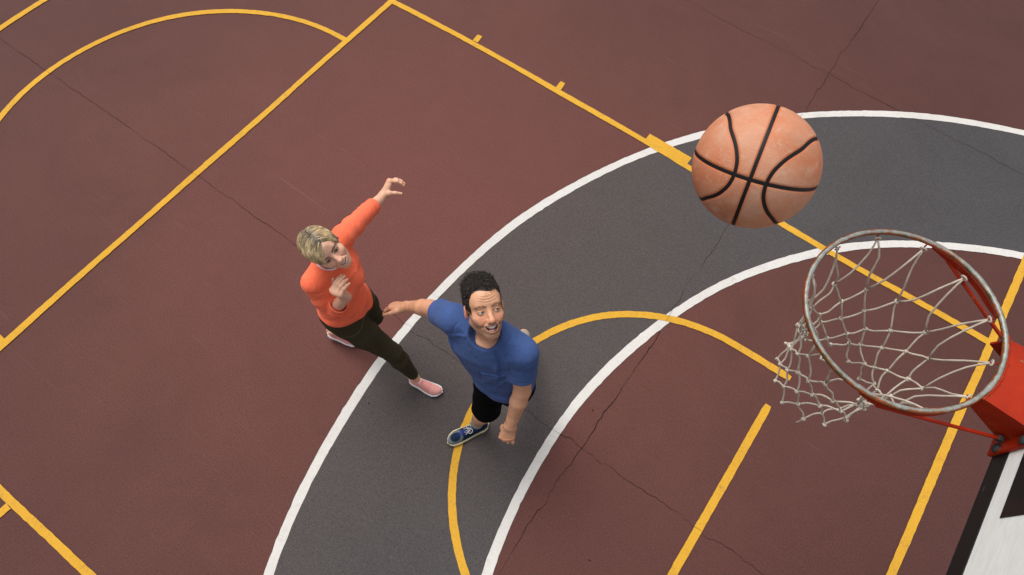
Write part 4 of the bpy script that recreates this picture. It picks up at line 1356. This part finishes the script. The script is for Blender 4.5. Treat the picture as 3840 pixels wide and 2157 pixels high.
# ================================================================== PEOPLE
def join(parts):
    vs, fs, cs, o = [], [], [], 0
    for v, f, c in parts:
        vs.append(v); fs.append(f + o); cs.append(c); o += len(v)
    return np.concatenate(vs), np.concatenate(fs), np.concatenate(cs)
def head_parts(who, HO, A, sc, neck_world, neck_r, gaze, iris, parent):
    loc = lambda p: A @ (np.asarray(p, float) - HO) / sc
    npts = [loc(p) for p in neck_world] + [V(0, -.022, -.055)]
    v, q, col, inf = build_head(who, npts, [r / sc for r in neck_r] + [neck_r[-1] / sc * .98])
    col = scalp_paint(v, col, who == 'man')
    w, q = to_world(v, q, HO, A, sc)
    for s in (1, -1):
        ev, ef, ec = eye_mesh(unit(gaze), iris)
        ev, ef = to_world(ev + V(s * EYE[0], EYE[1], EYE[2]), ef, HO, A, sc)
        mesh_obj('eye', ev, ef, M['glossy'], parent, ec)
    mb = teeth_mesh(inf)
    tv = np.asarray(HO) + (np.array(mb.v) * sc) @ A
    mesh_obj('teeth', tv, [f[::-1] for f in mb.f] if np.linalg.det(A) < 0 else mb.f, M['glossy'], parent, np.array(mb.c), smooth=False)
    hv, hf, hc = man_hair() if who == 'man' else woman_hair()
    hv, hf = to_world(hv, hf, HO, A, sc)
    mesh_obj('hair', hv, hf, M['hair'], parent, hc)
    return w, q, col
def along(a, b_, t): return np.asarray(a, float) * (1 - t) + np.asarray(b_, float) * t
def garment(name, f, mat, parent, it=2):
    v, q = f.mesh(); v = smoothv(v, q, it)
    return mesh_obj(name, v, q, mat, parent)
def cut_sleeves(f, ends):
    for S, Se, r0, r1 in ends:
        u = unit(Se - S)
        def cut(X, Y, Z, Se=Se, u=u):
            d = (X - Se[0]) * u[0] + (Y - Se[1]) * u[1] + (Z - Se[2]) * u[2]
            r = np.sqrt((X - Se[0] - d * u[0]) ** 2 + (Y - Se[1] - d * u[1]) ** 2 + (Z - Se[2] - d * u[2]) ** 2)
            return np.where(r < .13, -d, 1.0)
        f.apply(cut, Se - .13, Se + .13, 's', 0)
        f.cone(Se - u * .04, Se + u * .05, r0, r1, 's', .004)
def sleeve_rings(f, a, b_, R, n, depth, seed, t0=0.0, t1=1.0):
    """irregular crosswise gathers along a sleeve: short partial arcs round the arm"""
    a, b_ = np.asarray(a, float), np.asarray(b_, float); u = unit(b_ - a); L = np.linalg.norm(b_ - a)
    g = np.random.default_rng(seed); e1_ = unit(np.cross(u, (.31, .52, .79))); e2_ = np.cross(u, e1_)
    for i in range(n):
        t = (t0 + (t1 - t0) * (i + g.uniform(.1, .9)) / n) * L; a0 = g.uniform(0, 6.28); sp = g.uniform(1.2, 2.8); sk = g.uniform(-.35, .35)
        pts = [a + u * (t + sk * R * math.sin((q - a0) / sp * 2.2)) + R * (math.cos(q) * e1_ + math.sin(q) * e2_) for q in np.linspace(a0, a0 + sp, 9)]
        f.ridge(pts, depth * g.uniform(.6, 1.2) * (1 if i % 3 else -.8), g.uniform(.0055, .0095))

# ------------------------------------------------------------------ the man
def build_man():
    root = empty('person', (2.72, 2.55, 0), 'person in blue t-shirt and black shorts lunging and looking up at the ball', 'person')
    SK = (.63, .325, .195)
    PC = V(2.610, 2.600, .90); RH, LH = V(2.690, 2.615, .90), V(2.530, 2.590, .90)
    RS, LS = V(2.915, 2.640, 1.445), V(2.530, 2.572, 1.415)
    RE, RW = V(3.125, 2.598, 1.205), V(3.305, 2.613, 1.005)
    LE, LW = V(2.455, 2.668, 1.155), V(2.428, 2.800, .905)
    RK, RA = V(2.657, 2.722, .485), V(2.714, 2.757, .105)
    LK, LA = V(2.590, 2.430, .480), V(2.797, 2.100, .255)
    HO = V(2.772, 2.572, 1.662)
    A = head_axes(camv(.30, .17, -.92), camv(-.17, -.95, -.15))
    NB = V(2.722, 2.590, 1.40)
    hv = head_parts('man', HO, A, 1.125, [NB, along(NB, HO, .35)], [.066, .061], (-.30, .85, .30), (.10, .085, .06), root)
    f = Field((2.33, 1.98, .06), (3.36, 2.86, 1.60), .0045)
    f.loft([(PC - V(0, 0, .06), (1, 0, 0), .14, .095), (PC + V(0, 0, .15), (1, 0, 0), .13, .09), (V(2.70, 2.60, 1.25), (1, .1, .05), .15, .10), (V(2.722, 2.60, 1.44), (1, .18, .07), .11, .075)], k=0)
    f.cone(NB, along(NB, HO, .30), .064, .058, k=.03)
    for S, E, W_, re in ((RS, RE, RW, .046), (LS, LE, LW, .046)):
        f.cone(S, E, .058, .047, k=.02)
        f.ell(along(S, E, .55), (.053, .053, .080), k=.02, axes=head_axes(unit(np.cross(E - S, (0, 0, 1)) + .01), E - S))
        f.cone(E, along(E, W_, .30), .0455, .0470, k=.012); f.cone(along(E, W_, .30), along(E, W_, .82), .0470, .0330, k=.01)
    for H, K, An in ((RH, RK, RA), (LH, LK, LA)):
        f.cone(H, K, .088, .060, k=.03)
        f.cone(K, along(K, An, .3), .058, .061, k=.02); f.cone(along(K, An, .3), along(K, An, .75), .061, .042, k=.02); f.cone(along(K, An, .75), An, .042, .037, k=.02)
        f.cone(An, An - V(0, 0, .02), .036, .036, k=.01)
    v, q = f.mesh(); v = smoothv(v, q, 1)
    col = np.tile(np.array(SK), (len(v), 1)) * (1 + .05 * vnoise(v, 25, 3))[:, None]
    # arm and leg hair darkens the forearms slightly
    for E, W_ in ((RE, RW), (LE, LW)):
        d = dpoly(v, [along(E, W_, .35), along(E, W_, .95)])
        col = blend(col, (.34, .165, .09), sstep(.07, .04, d) * (.22 + .12 * vnoise(v, 260, 7, 2)))
    parts = [hv, (v, q, col)]
    parts.append(hand_mesh(RW, camv(-.90, -.05, .42), camv(.05, .45, -.88), camv(-.1, -.85, -.5), RE, 1.10,
                           [(28, 22, 10), (34, 26, 12), (40, 28, 12), (44, 30, 14)], .10, [(.038, .045, -.010), (.055, .078, -.016), (.062, .110, -.022)], 0.0318, .0470, SK))
    parts.append(hand_mesh(LW, camv(-.18, .80, .50), camv(-.98, -.1, .1), camv(0, -.45, -.90), LE, 1.13,
                           [(42, 58, 30), (36, 48, 28), (20, 32, 18), (6, 16, 12)], .16, [(.030, .040, -.018), (.034, .066, -.034), (.024, .088, -.046)], 0.0318, .0470, SK))
    bv, bf, bc = join(parts)
    mesh_obj('body', bv, bf, M['skin'], root, bc)
    # ---------------- t-shirt
    f = Field((2.36, 2.40, .80), (3.12, 2.80, 1.58), .0036)
    def fold(w, d, t):
        fr = 1 / (1 + np.exp(-d / .02))
        o = .0045 * np.sin(70 * (.75 * w + .66 * t) + 4 * np.sin(9 * t)) * np.exp(-((w + .150) / .055) ** 2 - ((t - .40) / .10) ** 2)
        o = o + .0040 * np.sin(75 * (.8 * w - .6 * t)) * np.exp(-((w - .150) / .05) ** 2 - ((t - .40) / .10) ** 2)
        o = o + .0032 * np.sin(52 * t + 16 * w + 2.2 * np.sin(18 * w)) * np.exp(-((t - .08) / .13) ** 2)
        o = o + .0022 * np.sin(38 * (t * .5 + w) + 2 * np.sin(11 * t)) * np.exp(-((t - .27) / .12) ** 2)
        pk = 1 / (1 + np.exp(-(w + .128) / .0016)) / (1 + np.exp((w + .040) / .0016)) / (1 + np.exp(-(t - .235) / .0016)) / (1 + np.exp((t - .345 + .25 * (w + .084)) / .0016))
        lip = np.exp(-((t - .347 + .25 * (w + .084)) / .004) ** 2) / (1 + np.exp(-(w + .130) / .002)) / (1 + np.exp((w + .038) / .002))
        return o - .0035 * pk * fr + .0035 * lip * fr
    f.loft([(V(2.620, 2.604, .915), (1, .02, 0), .185, .140), (V(2.640, 2.604, 1.00), (1, .03, 0), .180, .130), (V(2.692, 2.606, 1.18), (1, .10, .05), .202, .132),
            (V(2.728, 2.604, 1.33), (1, .17, .07), .208, .132), (V(2.722, 2.602, 1.42), (1, .18, .075), .176, .104), (V(2.725, 2.602, 1.485), (1, .18, .075), .100, .080)], k=0, fold=fold)
    RSe, LSe = along(RS, RE, .54), along(LS, LE, .59)
    sl = f.like()
    for S, Se in ((RS, RSe), (LS, LSe)):
        sl.cone(S - V(0, 0, .012), Se, .076, .074, k=.02)
        sl.cone(along((2.722, 2.600, 1.45), S, .35), S, .060, .068, k=.04)
    sleeve_rings(sl, RS, RSe, .075, 7, .004, 3, .0, .85); sleeve_rings(sl, LS, LSe, .075, 8, .004, 8, .0, .85)
    cut_sleeves(sl, [(RS, RSe, .064, .069), (LS, LSe, .062, .068)])
    f.merge(sl, .05)
    f.cone(RSe - unit(RSe - RS) * .035, RSe + unit(RSe - RS) * .03, .062, .068, 's', .004)
    ring = []
    CN = V(2.727, 2.618, 1.478); ex_ = unit(V(1, .16, .06)); ef_ = unit(V(-.10, .87, -.46)); ef_ = unit(ef_ - ex_ * (ef_ @ ex_))
    en_ = np.cross(ex_, ef_)
    for t in np.linspace(0, 2 * math.pi, 33)[:-1]:
        ring.append(CN + ex_ * .083 * math.cos(t) + ef_ * .086 * math.sin(t) + en_ * .006 * math.cos(2 * t))
    f.ell(CN + en_ * .03, (.080, .083, .085), 's', .010, axes=[ex_, ef_, en_])
    f.chain(ring + [ring[0]], [.0058] * 33, k=.006)
    f.folds(1, 1, [([(2.660, 1.470), (2.610, 1.400), (2.590, 1.310)], 0.0145, 0.0088), ([(2.632, 1.475), (2.590, 1.410), (2.572, 1.340)], -0.0126, 0.0064),
                   ([(2.615, 1.480), (2.570, 1.430), (2.552, 1.385)], 0.0109, 0.0072),
                   ([(2.560, 1.300), (2.610, 1.230), (2.650, 1.150)], 0.0126, 0.0080), ([(2.552, 1.275), (2.592, 1.200), (2.618, 1.120)], -0.0109, 0.0064), ([(2.545, 1.245), (2.575, 1.160), (2.590, 1.060)], 0.0109, 0.0080),
                   ([(2.875, 1.370), (2.820, 1.290), (2.790, 1.200)], 0.0109, 0.0088), ([(2.870, 1.330), (2.830, 1.250), (2.815, 1.150)], -0.0090, 0.0072), ([(2.800, 1.470), (2.850, 1.440), (2.900, 1.400)], 0.0090, 0.0080),
                   ([(2.780, 1.100), (2.700, 1.050), (2.600, 1.060)], 0.0090, 0.0096), ([(2.770, 1.060), (2.690, 1.010), (2.580, 1.020)], -0.0072, 0.0080), ([(2.740, 1.000), (2.640, .965), (2.520, .990)], 0.0090, 0.0096),
                   ([(2.755, 1.200), (2.720, 1.120), (2.660, 1.090)], 0.0072, 0.0096)])
    # seams where the sleeves are set in, and the stitched sleeve hems
    for S, Se in ((RS, RSe), (LS, LSe)):
        u = unit(Se - S); e1_ = unit(np.cross(u, (.3, .5, .8))); e2_ = np.cross(u, e1_)
        f.ridge([Se - u * .022 + .076 * (math.cos(t) * e1_ + math.sin(t) * e2_) for t in np.linspace(0, 6.3, 20)], -.0025, .004)
    f.folds(1, 1, [([(2.865, 1.505), (2.868, 1.44), (2.872, 1.36)], -.003, .005), ([(2.575, 1.475), (2.570, 1.41), (2.560, 1.33)], -.003, .005)])
    shirt = garment('t_shirt', f, M['blue'], root)
    # chest pocket, a thin patch lying on the shirt
    cor = [V(2.672, 1.262), V(2.572, 1.300), V(2.582, 1.178), V(2.672, 1.140)]
    nu_, nv_ = 14, 14; vs, fs = [], []
    for lay in (.0065, -.002):
        for i in range(nu_ + 1):
            for j in range(nv_ + 1):
                a_, b2_ = i / nu_, j / nv_
                p_ = (cor[0] * (1 - a_) + cor[1] * a_) * (1 - b2_) + (cor[3] * (1 - a_) + cor[2] * a_) * b2_
                q_ = f.surf(1, 1, p_[0], p_[1])
                vs.append(q_ + V(0, lay + (.003 * math.sin(math.pi * a_) if j == 0 and lay > 0 else 0), 0))
    m_ = (nu_ + 1) * (nv_ + 1); ix = lambda i, j: i * (nv_ + 1) + j
    vv = np.array(vs); sm = vv[:m_, 1].reshape(nu_ + 1, nv_ + 1)
    for _ in range(4):
        sm[1:-1, 1:-1] = (sm[:-2, 1:-1] + sm[2:, 1:-1] + sm[1:-1, :-2] + sm[1:-1, 2:]) / 4
    for i in range(nu_):
        for j in range(nv_):
            fs.append((ix(i, j), ix(i, j + 1), ix(i + 1, j + 1), ix(i + 1, j)))
    for i in range(nu_):
        for j in (0, nv_):
            fs.append((ix(i, j), ix(i + 1, j), m_ + ix(i + 1, j), m_ + ix(i, j)))
    for j in range(nv_):
        for i in (0, nu_):
            fs.append((ix(i, j), ix(i, j + 1), m_ + ix(i, j + 1), m_ + ix(i, j)))
    mesh_obj('pocket', vv, fs, M['blue'], shirt)
    # sleeve hems: a stitched band
    for S, Se in ((RS, RSe), (LS, LSe)):
        pass
    # ---------------- shorts
    f = Field((2.40, 2.25, .38), (2.90, 2.86, .99), .004)
    f.loft([(PC - V(0, 0, .12), (1, 0, 0), .155, .112), (PC + V(0, 0, .03), (1, 0, 0), .145, .105)], k=0)
    for H, K, e in ((RH, RK, 1.02), (LH, LK, .92)):
        E_ = along(H, K, e)
        f.cone(H - V(0, 0, .04), E_, .098, .090, k=.05)
    f.apply(lambda X, Y, Z: .0016 * np.sin(34 * Z + 46 * X + 2.5 * np.sin(17 * Y)) + .0016 * np.sin(48 * Y - 30 * X + 20 * Z), f.o, f.o + f.h * f.n, 'd', 0)
    for H, K, e in ((RH, RK, 1.02), (LH, LK, .92)):
        E_ = along(H, K, e); u = unit(K - H)
        def cut2(X, Y, Z, Se=E_, u=u):
            d = (X - Se[0]) * u[0] + (Y - Se[1]) * u[1] + (Z - Se[2]) * u[2]
            r = np.sqrt((X - Se[0] - d * u[0]) ** 2 + (Y - Se[1] - d * u[1]) ** 2 + (Z - Se[2] - d * u[2]) ** 2)
            return np.where(r < .13, -d, 1.0)
        f.apply(lambda X, Y, Z: cut2(X, Y, Z), E_ - .13, E_ + .13, 's', 0)
        f.cone(E_ - u * .07, E_ + u * .05, .074, .080, 's', .004)
    garment('shorts', f, M['black'], root)
    # ---------------- socks and shoes
    for K, An in ((RK, RA), (LK, LA)):
        mb = MB(); pts = [along(K, An, t) for t in np.linspace(.68, 1.0, 12)]
        mb.tube(pts, [.0475 + .0009 * math.sin(i * 2.6) - .0004 * i + (.002 if i in (0, 1) else 0) for i in range(12)], 28, caps=False)
        mb.obj('sock', M['grey_cloth'], root, True)
    build_shoe('man', (2.660, 2.702), (2.810, 2.966), root, 0, .300)
    build_shoe('man', (2.815, 1.965), (2.755, 2.250), root, math.radians(55), .295)
    return root

# ------------------------------------------------------------------ the woman
def build_woman():
    root = empty('person', (3.52, 2.79, 0), 'person with short blond hair in coral top and dark leggings reaching out both arms', 'person')
    SK = (.72, .405, .275)
    PC = V(3.640, 2.790, .90); RH, LH = V(3.628, 2.872, .885), V(3.648, 2.706, .885)
    RS, LS = V(3.663, 2.888, 1.345), V(3.700, 2.600, 1.395)
    RE, RW = V(3.580, 2.905, 1.125), V(3.468, 2.850, 1.350)
    LE, LW = V(3.768, 2.405, 1.265), V(3.826, 2.185, 1.155)
    RK, RA = V(3.365, 2.776, .470), V(3.250, 2.752, .100)
    LK, LA = V(3.630, 2.658, .480), V(3.930, 2.838, .140)
    HO = V(3.618, 2.768, 1.595)
    A = head_axes(camv(.62, .42, -.66), camv(-.83, -.56, -1.1))
    NB = V(3.672, 2.750, 1.36)
    hv = head_parts('woman', HO, A, 1.0, [NB, along(NB, HO, .42)], [.056, .050], (-.02, .96, .18), (.075, .042, .022), root)
    f = Field((3.12, 2.10, .05), (4.06, 3.02, 1.52), .0045)
    f.loft([(PC - V(0, 0, .06), (-.05, 1, 0), .13, .09), (PC + V(0, 0, .15), (-.05, 1, 0), .11, .08), (V(3.645, 2.757, 1.25), (-.1, 1, -.1), .12, .085), (V(3.67, 2.750, 1.38), (-.1, 1, -.12), .09, .06)], k=0)
    f.cone(NB, along(NB, HO, .40), .053, .048, k=.03)
    for S, E, W_ in ((RS, RE, RW), (LS, LE, LW)):
        f.cone(S, E, .045, .037, k=.02)
        f.cone(E, along(E, W_, .3), .038, .0415, k=.01); f.cone(along(E, W_, .3), along(E, W_, .80), .0415, .0290, k=.01)
    for H, K, An in ((RH, RK, RA), (LH, LK, LA)):
        f.cone(H, K, .085, .052, k=.03); f.cone(K, along(K, An, .3), .05, .052, k=.02); f.cone(along(K, An, .3), along(K, An, .8), .052, .034, k=.02); f.cone(along(K, An, .8), An - V(0, 0, .02), .0325, .032, k=.02)
    v, q = f.mesh(); v = smoothv(v, q, 1)
    col = np.tile(np.array(SK), (len(v), 1)) * (1 + .05 * vnoise(v, 25, 3))[:, None]
    parts = [hv, (v, q, col)]
    parts.append(hand_mesh(RW, camv(-.30, -.24, -.92), camv(-.80, -.60, .05), camv(-.62, .65, -.35), RE, 1.16,
                           [(74, 14, 8), (77, 16, 8), (79, 18, 8), (80, 20, 10)], .0, [(.034, .042, -.012), (.048, .070, -.026), (.044, .098, -.040)], .0275, .0415, SK, True))
    parts.append(hand_mesh(LW, camv(.42, -.90, .0), camv(.25, .35, -.90), camv(-.85, -.42, -.2), LE, 1.12,
                           [(62, 26, 14), (56, 28, 16), (46, 30, 16), (36, 34, 22)], .16, [(.030, .030, -.022), (.038, .046, -.050), (.040, .056, -.078)], .0275, .0415, SK, True))
    bv, bf, bc = join(parts)
    mesh_obj('body', bv, bf, M['skin'], root, bc)
    # ---------------- leggings
    f = Field((3.14, 2.54, .10), (4.06, 3.02, 1.00), .0042)
    f.loft([(PC - V(0, 0, .10), (-.06, 1, 0), .150, .108), (PC, (-.06, 1, 0), .152, .106), (PC + V(0, 0, .08), (-.06, 1, 0), .135, .092)], k=0)
    f.ell(RH + V(.055, -.015, -.02), (.085, .085, .09), k=.04); f.ell(LH + V(.055, .015, -.02), (.085, .085, .09), k=.04)
    for H, K, An in ((RH, RK, RA), (LH, LK, LA)):
        f.cone(H, along(H, K, .45), .098, .088, k=.04); f.cone(along(H, K, .45), K, .088, .061, k=.03)
        f.cone(K, along(K, An, .28), .059, .0605, k=.025); f.cone(along(K, An, .28), along(K, An, .87), .0605, .0385, k=.02)
    f.apply(lambda X, Y, Z: .0011 * np.sin(120 * Z + 60 * X + 2.5 * np.sin(27 * Y)) * np.exp(-((Z - .48) / .08) ** 2), f.o, f.o + f.h * f.n, 'd', 0)
    f.plane((3.64, 2.79, .918), (-.14, -.32, 1))
    leg = garment('leggings', f, M['olive'], root)
    # waistband seam and the curved hip seams
    def on_surface(p, d0):
        """push a point outwards from the hip axis onto the leggings"""
        F_ = f; p = np.asarray(p, float); d0 = unit(d0)
        for s_ in np.linspace(.25, .02, 90):
            q_ = p + d0 * s_; i_ = np.round((q_ - F_.o) / F_.h).astype(int)
            if (i_ >= 0).all() and (i_ < F_.n).all() and F_.F[tuple(i_)] < 0:
                return q_ + d0 * .002
        return p + d0 * .1
    mb = MB()
    mb.tube([on_surface(PC + V(0, 0, -.045 - .03 * abs(math.sin(t))), (math.cos(t), math.sin(t), 0)) for t in np.linspace(0, 6.28, 49)[:-1]], .0022, 5, closed=True)
    mb.obj('seam', M['olive_seam'], leg, True)
    for K, An in ((RK, RA), (LK, LA)):
        mb = MB(); c0 = along(K, An, .865); u = unit(An - K); e1_ = unit(np.cross(u, (0, 1, .2))); e2_ = np.cross(u, e1_)
        mb.tube([c0 + .0385 * (math.cos(t) * e1_ + math.sin(t) * e2_) for t in np.linspace(0, 6.28, 25)[:-1]], .0022, 5, closed=True); mb.obj('hem', M['olive_seam'], leg, True)
    # ---------------- top
    f = Field((3.40, 2.14, .78), (3.92, 3.02, 1.47), .0036)
    def fold(w, d, t):
        o = .0040 * np.sin(58 * (t + .35 * w) + 3.0 * np.sin(14 * w + 6 * d)) * np.exp(-((t - .10) / .13) ** 2)
        o = o + .0038 * np.sin(70 * (.7 * w + .7 * t)) * np.exp(-((w - .125) / .05) ** 2 - ((t - .42) / .09) ** 2)
        o = o + .0038 * np.sin(70 * (.7 * w - .7 * t)) * np.exp(-((w + .125) / .05) ** 2 - ((t - .42) / .09) ** 2)
        return o
    f.loft([(V(3.648, 2.795, .840), (-.06, 1, 0), .184, .144), (V(3.650, 2.795, .93), (-.06, 1, 0), .170, .126), (V(3.652, 2.790, 1.05), (-.07, 1, -.03), .138, .103),
            (V(3.652, 2.770, 1.20), (-.09, 1, -.08), .142, .107), (V(3.656, 2.752, 1.30), (-.10, 1, -.12), .158, .106), (V(3.668, 2.748, 1.36), (-.10, 1, -.14), .138, .084), (V(3.670, 2.748, 1.415), (-.1, 1, -.14), .076, .062)], k=0, fold=fold)
    f.ell((3.562, 2.825, 1.195), (.058, .062, .062), k=.05); f.ell((3.572, 2.712, 1.215), (.058, .062, .062), k=.05)
    f.plane((3.64, 2.79, .905), (.14, .32, -1))
    RC, LC = along(RE, RW, .52), along(LE, LW, .56)
    sl = f.like()
    sl.chain([V(3.668, 2.81, 1.375), RS, along(RS, RE, .5), RE], [.048, .060, .059, .056], k=.03)
    sl.chain([V(3.676, 2.70, 1.385), LS, along(LS, LE, .5), LE], [.048, .059, .055, .049], k=.03)
    sleeve_rings(sl, RS, RE, .063, 12, .0045, 4, .05, 1.0)
    sleeve_rings(sl, LS, LE, .059, 13, .0050, 6, .05, 1.0)
    fa = f.like()
    fa.cone(RE, RC, .058, .0535, k=0); fa.cone(LE, LC, .053, .048, k=0)
    sleeve_rings(fa, RE, RC, .059, 7, .0045, 5, -.1, .8); sleeve_rings(fa, LE, LC, .051, 8, .0045, 7, .0, .85)
    cut_sleeves(fa, [(RE, RC, .0445, .0475), (LE, LC, .0395, .0425)])
    sl.merge(fa, .012)
    f.merge(sl, .03)
    f.folds(0, -1, [([(2.860, 1.33), (2.82, 1.27), (2.80, 1.18)], .005, .010), ([(2.66, 1.33), (2.69, 1.27), (2.71, 1.20)], .005, .010), ([(2.64, 1.30), (2.665, 1.22), (2.67, 1.12)], -.005, .009),
                    ([(2.90, 1.02), (2.82, .99), (2.70, 1.03)], .005, .011), ([(2.91, .985), (2.82, .955), (2.69, 1.0)], -.004, .009), ([(2.91, 1.07), (2.83, 1.05), (2.72, 1.08)], .004, .010), ([(2.92, .95), (2.82, .92), (2.70, .96)], .004, .010)])
    CN = V(3.660, 2.753, 1.418); ex_ = unit(V(-.1, 1, -.14)); ef_ = unit(V(-.90, -.05, -.42)); ef_ = unit(ef_ - ex_ * (ef_ @ ex_)); en_ = np.cross(ex_, ef_)
    f.ell(CN + en_ * .03, (.068, .066, .075), 's', .010, axes=[ex_, ef_, en_])
    ring = [CN + ex_ * .070 * math.cos(t) + ef_ * .070 * math.sin(t) for t in np.linspace(0, 2 * math.pi, 33)[:-1]]
    f.chain(ring + [ring[0]], [.0060] * 33, k=.008)
    garment('top', f, M['coral'], root)
    mb = MB(); mb.tube([CN + en_ * .008 + ex_ * .0635 * math.cos(t) + ef_ * .0635 * math.sin(t) for t in np.linspace(0, 2 * math.pi, 41)[:-1]], .0062, 8, closed=True)
    mb.obj('undershirt', M['white_cloth'], root, True)
    build_shoe('woman', (3.296, 2.771), (3.056, 2.722), root, 0, .250)
    build_shoe('woman', (3.985, 2.862), (3.76, 2.765), root, math.radians(14), .250)
    # ring on the left hand
    return root
build_man()
build_woman()
